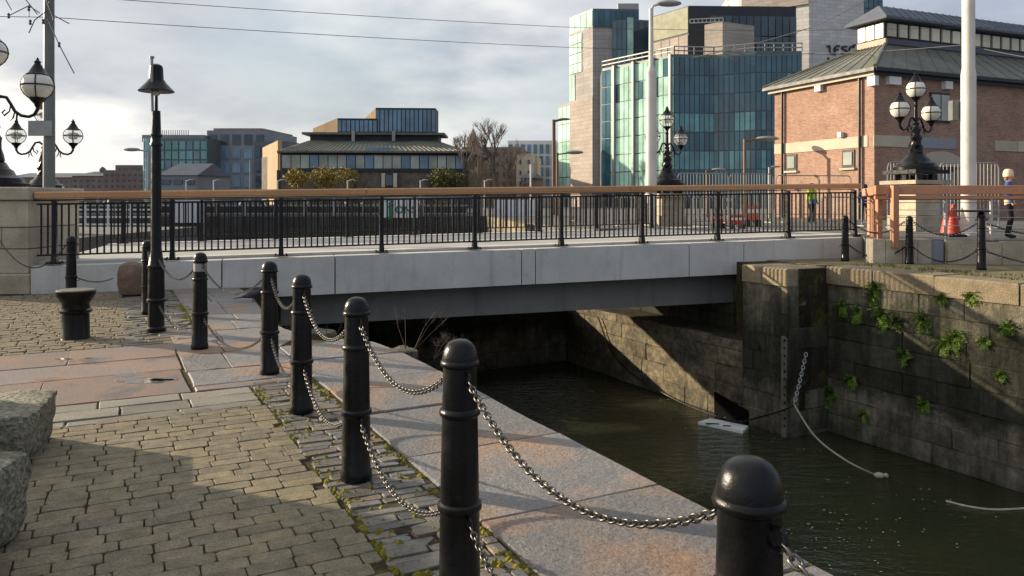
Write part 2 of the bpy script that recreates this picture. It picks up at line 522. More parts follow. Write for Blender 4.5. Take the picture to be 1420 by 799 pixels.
M['beam'] = m_concrete('beam_concrete', lin(140, 139, 134), 0.6)
M['water'] = m_water()
M['iron'] = m_iron('black_painted_iron')
M['rail'] = m_iron('dark_railing_paint', (0.011, 0.012, 0.014))
M['chain'] = pm('worn_steel_chain', (0.12, 0.115, 0.105), 0.34, 0.7, 0.3, 20, 0.3, 120, 0.3, 0.002, 0.2)
M['timber'] = m_wood('oiled_handrail_timber', lin(205, 155, 110), 0.0)
M['newtimber'] = m_wood('red_brown_timber', lin(198, 142, 110), 0.0)
M['steel'] = pm('stainless_steel', (0.45, 0.45, 0.45), 0.35, 0.8, 0.1, 4, 0.05, 40, 0.05)
M['galv'] = pm('galvanised_grey', lin(150, 152, 150), 0.5, 0.3, 0.12, 4, 0.06, 40, 0.05)
M['polegrey'] = pm('grey_green_pole_paint', lin(112, 116, 112), 0.45, 0.0, 0.15, 2, 0.06, 40, 0.05)
M['polecream'] = pm('cream_pole_paint', lin(205, 200, 190), 0.45, 0.0, 0.12, 2, 0.05, 40, 0.05)
M['stone'] = pm('pale_limestone', lin(176, 166, 146), 0.85, 0, 0.28, 1.8, 0.2, 40, 0.5, 0.01, 0.16)
M['moss'] = pm('moss', lin(122, 114, 36), 0.95, 0, 0.35, 12, 0.3, 90, 0.8, 0.01, 0.2)
M['street'] = pm('street_asphalt', lin(104, 102, 98), 0.85, 0, 0.2, 0.8, 0.2, 50, 0.4, 0.006)
M['granite_base'] = pm('red_granite_stub', lin(128, 104, 90), 0.85, 0, 0.3, 4, 0.3, 60, 0.8, 0.012)
M['white'] = pm('white_paint', lin(225, 225, 222), 0.5, 0, 0.08, 2, 0.04, 30, 0.05)
M['rope'] = pm('pale_rope', lin(170, 162, 142), 0.9, 0, 0.2, 8, 0.2, 200, 0.4, 0.003)
M['red'] = pm('red_plastic', lin(186, 64, 46), 0.5, 0, 0.15, 3, 0.1, 30, 0.05)

WATER_Z = -3.2
QUAY_R = 0.25
STREET_Z = 0.76
# bridge line (front face) : k counts railing posts
BX0, BY0, BDX, BDY = -4.396, 14.70, 1.839, 0.585
BU = Vector((BDX, BDY)).normalized()            # along the bridge
BN = Vector((-BU.y, BU.x))                      # across, away from camera
BLEN = math.hypot(BDX, BDY)
BW = 7.24
def bk(k, off=0.0, z=0.0):
    return Vector((BX0 + BDX * k + BN.x * off, BY0 + BDY * k + BN.y * off, z))
def zdeck(k): return 0.53 + 0.030 * k
BRZ = math.atan2(BU.y, BU.x)

# ------------------------------------------------------------------ ground of the near quay
C_EDGE = 2.744
edge_pts = [sc(-6, C_EDGE - 0.4), sc(8.3, C_EDGE - 0.4), gnd(470, 473), gnd(435, 470), gnd(390, 455), gnd(365, 432), gnd(352, 416), gnd(345, 408), bk(0.0, 0.5), bk(-1.2, 3.0), bk(-2.5, BW)]
edge_pts = [Vector((p[0], p[1], 0)) for p in edge_pts]
left_poly = edge_pts + [Vector((-11.5, 21.5, 0)), Vector((-12.2, 31, 0)), Vector((-60, 31, 0)), Vector((-60, -12, 0))]
g = MB(); g.prism([(p.x, p.y) for p in left_poly], -4.0, -0.012)
near_ground = tag(g.build('quay_ground', M['dirt']), kind='structure')

def piece_mesh(L, W, H, cut, ch, jit, seed, name, mat, sharp=True):
    """one paving stone: cut corners, worn arris, uneven outline; origin at centre of its top"""
    r = random.Random(seed)
    cut = min(cut, L * 0.3, W * 0.3)
    o = [(-L/2 + cut, -W/2), (L/2 - cut, -W/2), (L/2, -W/2 + cut), (L/2, W/2 - cut), (L/2 - cut, W/2), (-L/2 + cut, W/2), (-L/2, W/2 - cut), (-L/2, -W/2 + cut)]
    o = [(x + r.uniform(-jit, jit), y + r.uniform(-jit, jit)) for x, y in o]
    vs = []
    for z, ins in ((-H, 0.0), (-ch, 0.0), (-ch * 0.25, ch * 0.25), (0, ch * 1.0)):
        for x, y in o:
            q = math.hypot(x, y) or 1
            vs.append((x - x / q * ins, y - y / q * ins, z + (r.uniform(-ch, ch) * 0.25 if z > -H else 0)))
    n = 8; fs = []
    for j in range(3):
        for i in range(n):
            fs.append((j*n + i, j*n + (i+1) % n, (j+1)*n + (i+1) % n, (j+1)*n + i))
    fs.append(tuple(3*n + i for i in range(n)))
    me = bpy.data.meshes.new(name)
    me.from_pydata(vs, [], fs); me.materials.append(mat)
    me.update()
    return me
def add_mesh(mb, me, loc, rz, sx=1, sy=1):
    ca, sa = math.cos(rz), math.sin(rz)
    mb.add([(loc[0] + v.co.x * sx * ca - v.co.y * sy * sa, loc[1] + v.co.x * sx * sa + v.co.y * sy * ca, loc[2] + v.co.z) for v in me.vertices],
           [tuple(p.vertices) for p in me.polygons])
NRZ = math.atan2(N.y, N.x)
def proj(p):
    if p[1] < 0.3: return None
    return (710 + p[0] / p[1] * F, HZ + (EYE - p[2]) / p[1] * F)
def inframe(p, m=40):
    q = proj(p)
    return q is not None and -m < q[0] < 1420 + m and -m < q[1] < 799 + m

rg = random.Random(5)
# brown pavers, rows across the quay in running bond
pav_root = tag(link('paver_field', None), kind='structure')
pav_root['label'] = 'brown rectangular pavers laid in running bond'
var = [piece_mesh(0.198, 0.1215, 0.05, 0.014, 0.005, 0.003, 100 + i, 'paver', M['paver']) for i in range(6)]
cells = []
row = 0
s = 0.8
while s < 6.30:
    w = 0.110 + rg.uniform(-0.004, 0.004)
    c = -5.4 + (row % 2) * 0.10 + rg.uniform(-0.02, 0.02)
    while c < 1.06:
        L = rg.choice([0.2, 0.2, 0.2, 0.21, 0.15, 0.225, 0.185])
        if c + L > 1.075:
            L = 1.075 - c
            if L < 0.07: break
        cells.append((s + w / 2, c + L / 2, L, w))
        c += L + 0.004
    s += w
    row += 1
cells = [(a, b, L, w, sc(a, b, rg.uniform(-0.003, 0.002))) for a, b, L, w in cells]
vis = [q for q in cells if inframe(q[4], 10)]
vis.sort(key=lambda q: q[4].y)
near_set = set(id(q) for q in vis[:300])
rest = MB()
for i, q in enumerate(cells):
    a, b, L, w, p = q
    rz = NRZ + rg.uniform(-0.025, 0.025)
    if id(q) in near_set:
        o = link('paver', rg.choice(var), pav_root, p, rz)
        o.scale = ((L - 0.001) / 0.2, (w - 0.001) / 0.123, 1)
        o.rotation_euler = (rg.uniform(-.009, .009), rg.uniform(-.009, .009), rz)
    else:
        add_mesh(rest, rg.choice(var), p, rz, (L - 0.001) / 0.2, (w - 0.001) / 0.123)
tag(rest.build('outer_pavers', M['paver'], pav_root), kind='stuff')

# strip of narrow setts under the bollards
set_root = tag(link('sett_strip', None), kind='structure')
set_root['label'] = 'strip of narrow grey setts under the bollard line'
svar = [piece_mesh(0.23, 0.072, 0.07, 0.012, 0.010, 0.006, 200 + i, 'sett', M['sett']) for i in range(8)]
def lay_setts(root, s0, s1, c0, c1, wob=0.03, stuff=None, lens=(0.18, 0.22, 0.24, 0.27, 0.30, 0.2), wid=(0.068, 0.10)):
    s = s0
    while s < s1:
        w = rg.uniform(*wid)
        c = c0 + rg.uniform(-wob, wob)
        while c < c1 - 0.04:
            L = min(rg.choice(lens), c1 + rg.uniform(-wob, wob) - c)
            if L < 0.06: break
            p = sc(s + w / 2 + 0.10 * math.sin(c * 2.0) * 0, c + L / 2, rg.uniform(-0.012, 0.004))
            rz = NRZ + rg.uniform(-0.05, 0.05)
            if stuff is None:
                o = link('sett', rg.choice(svar), root, p)
                o.scale = ((L - 0.008) / 0.23, (w - 0.006) / 0.072, 1)
                o.rotation_euler = (rg.uniform(-.045, .045), rg.uniform(-.035, .035), rz)
            else:
                add_mesh(stuff, rg.choice(svar), p, rz, (L - 0.012) / 0.23, (w - 0.010) / 0.072)
            c += L
        s += w
lay_setts(set_root, 2.55, 7.2, 1.09, 1.60)
sb = MB(); lay_setts(set_root, -2.0, 2.5, 1.09, 1.60, stuff=sb)
tag(sb.build('end_setts', M['sett'], set_root, smooth=True), kind='stuff')
lamp_set = tag(link('sett_panel', None), kind='structure')
lamp_set['label'] = 'panel of grey setts round the lamp post'
lay_setts(lamp_set, 9.62, 15.6, 0.15, 0.95, 0.06, lens=(0.2, 0.26, 0.3, 0.34), wid=(0.11, 0.16))

# coping slabs along the lock edge
cop_root = tag(link('coping', None), kind='structure')
cop_root['label'] = 'row of big worn granite coping slabs along the lock edge'
def slab_stone(name, root, mat, pts, z=0.0, H=0.3, ch=0.015, seed=0, wob=0.004):
    """a big stone with the outline pts (counter-clockwise), worn arris; about 40 triangles"""
    r = random.Random(seed)
    cx = sum(p[0] for p in pts) / len(pts); cy = sum(p[1] for p in pts) / len(pts)
    # add a mid point on every side so that the arris is not dead straight
    o = []
    for i, p in enumerate(pts):
        q = pts[(i + 1) % len(pts)]
        o.append((p[0], p[1]))
        dx, dy = q[0] - p[0], q[1] - p[1]
        L = math.hypot(dx, dy)
        if L > 0.25:
            for f in (0.33, 0.67):
                j = r.uniform(-0.006, 0.006)
                o.append((p[0] + dx * f - dy / L * j, p[1] + dy * f + dx / L * j))
    n = len(o); vs = []; fs = []
    for zz_, ins in ((-H, 0.0), (-ch, 0.0), (0.0, ch)):
        for x, y in o:
            q = math.hypot(x - cx, y - cy) or 1
            vs.append((x - (x - cx) / q * ins, y - (y - cy) / q * ins, z + zz_ + (r.uniform(-wob, wob) if zz_ > -H else 0)))
    for j in range(2):
        for i in range(n):
            fs.append((j*n + i, j*n + (i+1) % n, (j+1)*n + (i+1) % n, (j+1)*n + i))
    fs.append(tuple(2*n + i for i in range(n)))
    a = sum(o[i][0] * o[(i+1) % n][1] - o[(i+1) % n][0] * o[i][1] for i in range(n))
    if a < 0: fs = [tuple(reversed(f)) for f in fs]
    me = bpy.data.meshes.new(name)
    me.from_pydata(vs, [], fs); me.materials.append(mat)
    me.update()
    return link(name, me, root)
def quad_sc(s0, s1, c0, c1, g=0.006):
    return [sc(s0 + g, c0 + g), sc(s0 + g, c1 - g), sc(s1 - g, c1 - g), sc(s1 - g, c0 + g)]
js = [-3.2, -2.0, -0.9, 0.25, 1.3, 2.42, 3.5, 4.6, 5.68, 6.8, 7.85]
for i in range(len(js) - 1):
    q = quad_sc(js[i], js[i+1], 1.63, C_EDGE + 0.012)
    if js[i] > 7: pass
    slab_stone('coping_slab', cop_root, M['coping'], q, rg.uniform(-0.004, 0.006), 0.42, 0.009, 300 + i)
# last slab runs out to the end of the straight edge
slab_stone('coping_slab', cop_root, M['coping'], [sc(7.86, 1.63), sc(7.86, C_EDGE + 0.012), Vector(gnd(518, 474)), Vector(gnd(470, 473)), sc(8.75, 1.63)], 0.002, 0.42, 0.02, 333)

# flags between the bollard bend and the bridge
fl_root = tag(link('flagging', None), kind='structure')
fl_root['label'] = 'large pink and grey granite flags by the bridge'
def clip_edge(pts):
    return pts
srow = [7.22, 7.95, 8.72]
i = 0
for s0, s1 in ((7.22, 7.84),):
    slab_stone('flag', fl_root, M['coping'], quad_sc(s0, s1, 0.62, 1.62), 0, 0.2, 0.012, 400)
s0 = 7.86
for w in (0.86, 0.72, 0.80, 0.70, 0.76, 0.7, 0.75, 0.72, 0.78, 0.7):
    s1 = s0 + w
    # right limit follows the curved recess
    def lim(s):
        if s < 8.75: return 1.62
        for a, b in ((gnd(435, 470), gnd(390, 455)), (gnd(390, 455), gnd(365, 432)), (gnd(365, 432), gnd(352, 416)), (gnd(352, 416), gnd(345, 408))):
            sa = D.x * a.x + D.y * a.y; sb_ = D.x * b.x + D.y * b.y
            if sa <= s <= sb_:
                f = (s - sa) / (sb_ - sa); p = a.lerp(b, f)
                return N.x * p.x + N.y * p.y
        p = gnd(345, 408)
        return 1.85 if s < 10 else N.x * p.x + N.y * p.y
    c0 = 0.97 if s0 > 9.5 else 0.62
    c1a, c1b = lim(s0), lim(s1)
    cut = c0 + (min(c1a, c1b) - c0) * rg.uniform(0.4, 0.6)
    g_ = 0.006
    slab_stone('flag', fl_root, M['coping'], [sc(s0 + g_, c0), sc(s0 + g_, cut - g_), sc(s1 - g_, cut - g_), sc(s1 - g_, c0)], rg.uniform(-.004, .004), 0.2, 0.006, 410 + i)
    slab_stone('flag', fl_root, M['coping'], [sc(s0 + g_, cut + g_), sc(s0 + g_, c1a), sc(s1 - g_, c1b), sc(s1 - g_, cut + g_)], rg.uniform(-.004, .004), 0.3, 0.006, 430 + i)
    s0 = s1; i += 1

# big pink slabs and grey flags in the middle
pk_root = tag(link('granite_paving', None), kind='structure')
pk_root['label'] = 'big pink granite slabs with small puddles and a border of grey flags'
i = 0
for s0, s1, cs in ((7.02, 8.02, [-7.0, -5.1, -3.3, -2.05, -0.55, 0.6]), (8.03, 8.72, [-7.6, -5.9, -4.2, -2.4, -1.2, 0.6]), (8.73, 9.55, [-8.0, -6.2, -4.6, -3.1, -1.7, -0.4, 0.6])):
    for a, b in zip(cs[:-1], cs[1:]):
        q = [sc(s0 + .007, a + .007), sc(s0 + .007, b - .007), sc(s1 - .007, b - .007 + rg.uniform(-.05, .05)), sc(s1 - .007, a + .007)]
        slab_stone('granite_slab', pk_root, M['pink'], q, rg.uniform(-.003, .001), 0.2, 0.006, 500 + i, 0.0015); i += 1
for s0, s1, cs in ((6.32, 6.47, [-6, -4.9, -3.8, -2.9, -1.95, -0.9, -0.3, 0.45, 1.06]), (6.48, 6.76, [-6, -5.0, -4.1, -3.0, -2.35, -1.4, -0.75, 0.05, 0.55, 1.06]), (6.77, 7.01, [-6, -4.6, -3.4, -2.6, -1.7, -1.15, -0.1, 0.5, 1.06])):
    for a, b in zip(cs[:-1], cs[1:]):
        slab_stone('flagstone', pk_root, M['flag'], quad_sc(s0, s1, a, b, 0.008), rg.uniform(-.004, .003), 0.12, 0.006, 600 + i); i += 1
slab_stone('granite_slab', pk_root, M['pink'], quad_sc(7.03, 7.2, 0.62, 1.62), 0, 0.2, 0.014, 555)

# setts of the far corner: narrow courses, too small to tell apart singly
far_s = tag(link('far_sett_paving', None), kind='structure')
far_s['label'] = 'brown sett paving running back to the bridge and stone pillar'
fs_mb = MB(); r2 = random.Random(9)
fvar = [piece_mesh(0.2, 0.12, 0.05, 0.02, 0.012, 0.004, 700 + i, 'far_sett', M['paver']) for i in range(4)]
ss = 9.58; row = 0
while ss < 15.5:
    c = -9.5 + (row % 2) * 0.1
    lim_c = 0.12 if ss > 9.6 else 0.6
    while c < lim_c:
        L = r2.choice([0.2, 0.2, 0.21, 0.17])
        p = sc(ss + 0.065, c + L / 2, r2.uniform(-.004, .004))
        if inframe(p, 20) and p.y < bk((p.x - BX0) / BDX).y + 0.1:
            add_mesh(fs_mb, r2.choice(fvar), p, NRZ + r2.uniform(-.02, .02), L / 0.206, 1.02)
        c += L
    ss += 0.13; row += 1
tag(fs_mb.build('sett_courses', M['paver'], far_s), kind='stuff')

# puddles: thin water films with ragged outlines
t = NT('puddle_water'); M['puddle'] = t.fin((0.15, 0.135, 0.125), 0.16, 0, t.bump(t.noise(9, 3), 0.25, 0.01), 0.6)
def puddle(c, rx, ry, seed, label):
    r = random.Random(seed); mb = MB(); pts = []
    ph = [r.uniform(0, 6.28) for _ in range(4)]
    for i in range(36):
        a = 2 * math.pi * i / 36
        k = 0.74 + 0.14 * math.sin(2 * a + ph[0]) + 0.12 * math.sin(3 * a + ph[1]) + 0.08 * math.sin(5 * a + ph[2]) + 0.05 * math.sin(8 * a + ph[3])
        pts.append((c.x + math.cos(a) * rx * k, c.y + math.sin(a) * ry * k))
    mb.prism(pts, -0.01, 0.0012)
    return tag(mb.build('puddle', M['puddle']), label, 'puddle', 'puddles on the pink slabs')
for px, py, rx, ry, sd, lb in ((205, 528, .28, .17, 1, 'largest puddle on the pink granite slabs'), (178, 520, .16, .11, 2, 'small ragged puddle just beyond the largest puddle'), (140, 496, .15, .1, 3, 'puddle nearest to the flared mooring bollard on pink slabs'), (225, 527, .14, .06, 4, 'thin puddle touching the bollard-side end of the largest puddle'),
                               (322, 447, .12, .06, 6, 'tiny puddle on the grey flags beside the banded bollard'), (342, 447, .08, .05, 8, 'tiny puddle on grey flags nearest to the pigeon'), (88, 498, .10, .05, 7, 'tiny puddle in the slab joint farthest from the bollards')):
    puddle(gnd(px, py), rx, ry, sd, lb)
# ------------------------------------------------------------------ water and lock walls
wmb = MB()
wmb.face((-90, -14, WATER_Z), (60, -14, WATER_Z), (60, 200, WATER_Z), (-90, 200, WATER_Z))
tag(wmb.build('water', M['water']), kind='structure')

def masonry(name, label, a, b, z0, z1, course, lens, out, mat, coping=None, seed=1, cat='wall', joint=0.007, parent=None, depth=0.3, rough=0.014):
    """a wall of separately cut blocks from a to b (plan), its face looking along out"""
    r = random.Random(seed)
    a = Vector((a[0], a[1])); b = Vector((b[0], b[1]))
    u = (b - a); L = u.length; u.normalize()
    nrm = Vector((out[0], out[1])).normalized()
    core = MB()
    p1 = a - nrm * 0.06; p2 = b - nrm * 0.06
    q1 = a - nrm * (depth + 0.35); q2 = b - nrm * (depth + 0.35)
    core.prism([(p1.x, p1.y), (p2.x, p2.y), (q2.x, q2.y), (q1.x, q1.y)], z0, z1 - 0.02)
    if parent is None:
        root = tag(core.build(name, mat), label, cat)
    else:
        root = parent
        core.build('wall_core', mat, root)
    z = z0; rown = 0
    while z < z1 - 0.02:
        h = course * r.uniform(0.9, 1.1)
        if z + h > z1 - course * 0.5: h = z1 - z
        x = -r.uniform(0, lens[1]) * 0.5
        while x < L:
            l = r.uniform(*lens)
            x0, x1 = max(x, 0.0), min(x + l, L)
            if L - x1 < 0.2: x1 = L; l = L - x + 0.01
            if x1 - x0 > 0.05:
                j = joint / 2; ch = r.uniform(0.006, 0.016)
                pr = r.uniform(-rough, rough)
                vs = []
                for dpt, ins in ((-depth, 0), (pr - ch, 0), (pr, ch)):
                    for xx, zz_ in ((x0 + j + ins, z + j + ins), (x1 - j - ins, z + j + ins), (x1 - j - ins, z + h - j - ins), (x0 + j + ins, z + h - j - ins)):
                        jx = r.uniform(-0.008, 0.008) if dpt > -depth else 0
                        p = a + u * (xx + jx) + nrm * (dpt + (r.uniform(-.006, .006) if dpt > -depth else 0))
                        vs.append((p.x, p.y, zz_ + (r.uniform(-0.006, 0.006) if dpt > -depth else 0)))
                fs = [(0, 1, 5, 4), (1, 2, 6, 5), (2, 3, 7, 6), (3, 0, 4, 7), (4, 5, 9, 8), (5, 6, 10, 9), (6, 7, 11, 10), (7, 4, 8, 11), (8, 9, 10, 11)]
                if u.x * nrm.y - u.y * nrm.x > 0:
                    fs = [tuple(reversed(f)) for f in fs]
                me = bpy.data.meshes.new('stone_block'); me.from_pydata(vs, [], fs); me.materials.append(mat); me.update()
                link('stone_block', me, root)
            x += l
        z += h; rown += 1
    return root

PC = Vector((5.60, 15.65))                       # corner of the projecting pier
RC = PC + N * 1.14                               # back of the gate recess
W_END = RC - D * 16.0
PL = PC + D * 1.27
# right side, recess wall coming towards the camera
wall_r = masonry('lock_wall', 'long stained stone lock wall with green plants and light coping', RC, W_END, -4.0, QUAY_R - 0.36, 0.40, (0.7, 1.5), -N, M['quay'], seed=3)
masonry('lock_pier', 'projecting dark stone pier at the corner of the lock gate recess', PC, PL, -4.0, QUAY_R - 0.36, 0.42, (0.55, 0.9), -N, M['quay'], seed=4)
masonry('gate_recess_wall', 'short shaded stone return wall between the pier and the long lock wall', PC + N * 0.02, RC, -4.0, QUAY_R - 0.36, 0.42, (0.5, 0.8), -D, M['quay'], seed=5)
UB0 = PL; UB1 = PC + D * 9.2
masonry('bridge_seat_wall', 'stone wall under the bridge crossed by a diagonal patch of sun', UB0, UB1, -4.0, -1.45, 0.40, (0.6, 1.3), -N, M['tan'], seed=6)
masonry('abutment_wall', 'dark stone abutment set back above the ledge under the bridge', UB0 + N * 1.0, UB1 + N * 1.0, -1.46, 0.1, 0.40, (0.6, 1.3), -N, M['quay'], seed=7)
lg = MB(); lg.prism([UB0 + N * 0.02, UB1 + N * 0.02, UB1 + N * 1.1, UB0 + N * 1.1], -1.6, -1.452)
tag(lg.build('bearing_ledge', M['quay']), 'flat stone ledge under the bridge on the pier side', 'ledge')
# return face of the pier over the ledge
masonry('pier_return_wall', 'narrow stone return at the back of the pier beside the ledge', PL, PL + N * 1.0, -1.45, QUAY_R - 0.36, 0.42, (0.4, 0.7), D, M['quay'], seed=8)
# cross wall under the far side of the bridge
CW0 = PC + D * 8.62; CW1 = CW0 - N * 9.4
masonry('cross_wall', 'dark stone cross wall closing the lock under the bridge', CW0, CW1, -4.0, -1.42, 0.42, (0.7, 1.4), -D, M['quay'], seed=9)
# near quay wall below the coping slabs
LE0 = sc(-3.2, C_EDGE - 0.02); LE1 = sc(sum(D[i] * gnd(518, 474)[i] for i in (0, 1)), C_EDGE - 0.02)
LE0 = LE0.to_2d(); LE1 = LE1.to_2d()
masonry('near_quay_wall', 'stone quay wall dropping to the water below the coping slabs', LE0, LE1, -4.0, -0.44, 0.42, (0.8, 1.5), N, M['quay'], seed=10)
LF0 = LE1; LF1 = LE1 + D * 12.5
lowr = MB()
rec = [gnd(518, 474), gnd(470, 473), gnd(435, 470), gnd(390, 455), gnd(365, 432), gnd(352, 416), gnd(345, 408)]
lowpoly = [(p.x, p.y) for p in rec] + [tuple(bk(0.0, 0.5).xy), tuple((LE1 + D * 5.8 + N * 0.02)), tuple((LE1 + N * 0.02))]
lowr.prism(lowpoly, -4.0, -0.72)
tag(lowr.build('recess_ground', M['quay']), kind='structure')
# stones of the curved recess rim
rim = tag(link('recess_rim', None), 'curved stone rim of the gate recess beside the bridge', 'kerb')
for i in range(1, len(rec) - 1):
    a, b = rec[i], rec[i + 1]
    nn = Vector((-(b - a).y, (b - a).x, 0)).normalized() * 0.02
    mb = MB()
    for zt in (-0.08, -0.42):
        mb.bar(Vector((a.x, a.y, zt - 0.12)) , Vector((b.x, b.y, zt - 0.12)), 0.10, 0.30)
    mb.build('rim_stone', M['quay'], rim)

# right quay platform, coping stones on the wall head, street beyond
qp = [PC + N * 0.3, RC + N * 0.3, W_END + N * 0.3, W_END + N * 20, Vector((40, 17.6)), bk(8.9, -0.2).xy, bk(5.2, 0.0).xy, PL + N * 0.4]
qm = MB(); qm.prism([(p[0], p[1]) for p in qp], -4.0, QUAY_R - 0.03)
tag(qm.build('far_quay_ground', M['dirt']), kind='structure')
rcop = tag(link('wall_coping', None), 'line of weathered pale coping stones on the long lock wall', 'coping')
def cop_run(a, b, wid, inn, lens, seed):
    r = random.Random(seed); u = (b - a); L = u.length; u.normalize(); x = 0
    while x < L - 0.05:
        l = r.uniform(*lens)
        if L - x - l < 0.4: l = L - x
        p0 = a + u * (x + .008); p1 = a + u * (x + l - .008)
        o = -inn * r.uniform(0.02, 0.06)
        slab_stone('coping_stone', rcop, M['copr'], [p0 + o, p1 + o, p1 + inn * wid, p0 + inn * wid], QUAY_R + r.uniform(-.012, .012), 0.36, 0.03, seed * 50 + int(x * 10))
        x += l
M['copr'] = pm('weathered_coping_stone', lin(140, 126, 102), 0.85, 0, 0.3, 2.2, 0.25, 40, 0.9, 0.02, 0.18)
cop_run(RC + N * 0.0 - D * 0.0, W_END, 0.75, N, (1.0, 1.6), 21)
cop_run(PC + D * 0.0, PL, 1.1, N, (0.6, 0.7), 22)
# weedy strip and paving of the right quay
st = MB()
stp = [tuple((RC + N * 0.78)), tuple((W_END + N * 0.78)), tuple((W_END + N * 19)), (40, 17.5), tuple(bk(8.8, -0.25).xy), tuple(bk(5.6, -0.05).xy), tuple((PC + N * 1.15 + D * 0.3))]
st.prism(stp, QUAY_R - 0.02, QUAY_R - 0.004)
M['weedy'] = pm('weedy_gravel_paving', lin(122, 112, 84), 0.92, 0, 0.35, 3.0, 0.35, 45, 0.8, 0.015)
tag(st.build('far_quay_paving', M['weedy']), kind='structure')

sp = MB()
CBR = PC + D * 9.6                                # where the right bank leaves the bridge
STR = [bk(7.05, 0.05).xy, Vector((8.35, 17.55)), Vector((9.45, 17.05)), Vector((11.5, 16.7)), Vector((40, 15.5)), Vector((300, 60)), Vector((300, 140)), Vector((-60, 130)), Vector((-60, 46)), Vector((-1.2, 46)), Vector((0.8, 30)), CBR + N * 1.2 + D * 0.5, CBR + N * 1.2 - D * 1.0, bk(5.9, BW)]
sp.prism([(p[0], p[1]) for p in STR], -4.0, STREET_Z)
tag(sp.build('street', M['street']), kind='structure')
fg = MB(); fg.prism([(-1500, 46), (-60.2, 46), (-60.2, 130.2), (300.2, 140.2), (300.2, 60), (1500, 60), (1500, 2500), (-1500, 2500)], -4.0, 0.70)
tag(fg.build('far_ground', M['street']), kind='structure')
lq = MB(); lq.prism([(-12.0, 20.5), (-12.6, 30.9), (-59, 30.9), (-59, 17), (-12.0, 17.0)], -0.0, 0.60)
tag(lq.build('left_street', M['street']), kind='structure')
M['basin'] = pm('dark_wet_basin_stone', lin(66, 64, 58), 0.8, 0, 0.3, 0.8, 0.25, 8, 0.4, 0.02, 0.2)
fw = masonry('basin_wall', 'dark far quay wall across the basin seen through the railings', Vector((-60, 45.7)), Vector((-1.2, 45.7)), -4.0, 0.74, 0.6, (1.2, 2.4), Vector((0, -1)), M['basin'], seed=30)
masonry('basin_side_wall', 'short basin wall below the street corner seen through the railings', Vector((-1.5, 45.6)), Vector((0.5, 29.8)), -4.0, 0.74, 0.6, (1.2, 2.4), Vector((-15.8, -2.0)), M['quay'], seed=31)

# ------------------------------------------------------------------ the bridge
bridge = thing('bridge', 'grey concrete bridge crossing the lock between both quays', 'bridge', (0, 0, 0))
joints = [-2.17, -0.55, 0.52, 2.5, 2.66, 4.56, 5.3, 7.3]
for a, b in zip(joints[:-1], joints[1:]):
    mb = MB()
    g_ = 0.006
    A, B = bk(a + g_), bk(b - g_); A2, B2 = bk(a + g_, 0.42), bk(b - g_, 0.42)
    zb = lambda k: -0.205 + 0.027 * k
    if a < -0.6: zb = lambda k: -0.4
    mb.prism([A.xy, B.xy, B2.xy, A2.xy], [zb(a), zb(b), zb(b), zb(a)], [zdeck(a), zdeck(b), zdeck(b), zdeck(a)])
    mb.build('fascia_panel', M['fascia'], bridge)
for a, b in ((-2.17, 7.3),):
    mb = MB(); mb.prism([bk(a, 0.43).xy, bk(b, 0.43).xy, bk(b, 0.82).xy, bk(a, 0.82).xy], [-.3, 0.0, 0.0, -.3], [zdeck(a) + .055, zdeck(b) + .055, zdeck(b) + .055, zdeck(a) + .055])
    mb.build('kerb', M['fascia'], bridge)
    mb = MB(); mb.prism([bk(a, 0.83).xy, bk(b, 0.83).xy, bk(b, BW - 0.45).xy, bk(a, BW - 0.45).xy], [.16, .40, .40, .16], [zdeck(a) + .02, zdeck(b) + .02, zdeck(b) + .02, zdeck(a) + .02])
    mb.build('deck', M['deck'], bridge)
    mb = MB(); mb.prism([bk(a, BW - 0.44).xy, bk(b, BW - 0.44).xy, bk(b, BW).xy, bk(a, BW).xy], [.14, .38, .38, .14], [zdeck(a) + .04, zdeck(b) + .04, zdeck(b) + .04, zdeck(a) + .04])
    mb.build('rear_kerb', M['fascia'], bridge)
zbb = lambda k: -0.86 + 0.012 * k
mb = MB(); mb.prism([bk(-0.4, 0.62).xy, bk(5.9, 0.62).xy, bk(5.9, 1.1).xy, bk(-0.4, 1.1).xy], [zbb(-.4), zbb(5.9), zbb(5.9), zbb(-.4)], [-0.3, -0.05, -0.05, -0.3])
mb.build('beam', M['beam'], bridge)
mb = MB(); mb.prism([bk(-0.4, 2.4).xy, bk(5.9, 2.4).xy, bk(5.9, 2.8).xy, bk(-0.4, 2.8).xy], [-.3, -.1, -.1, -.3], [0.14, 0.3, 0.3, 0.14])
mb.build('beam', M['beam'], bridge)

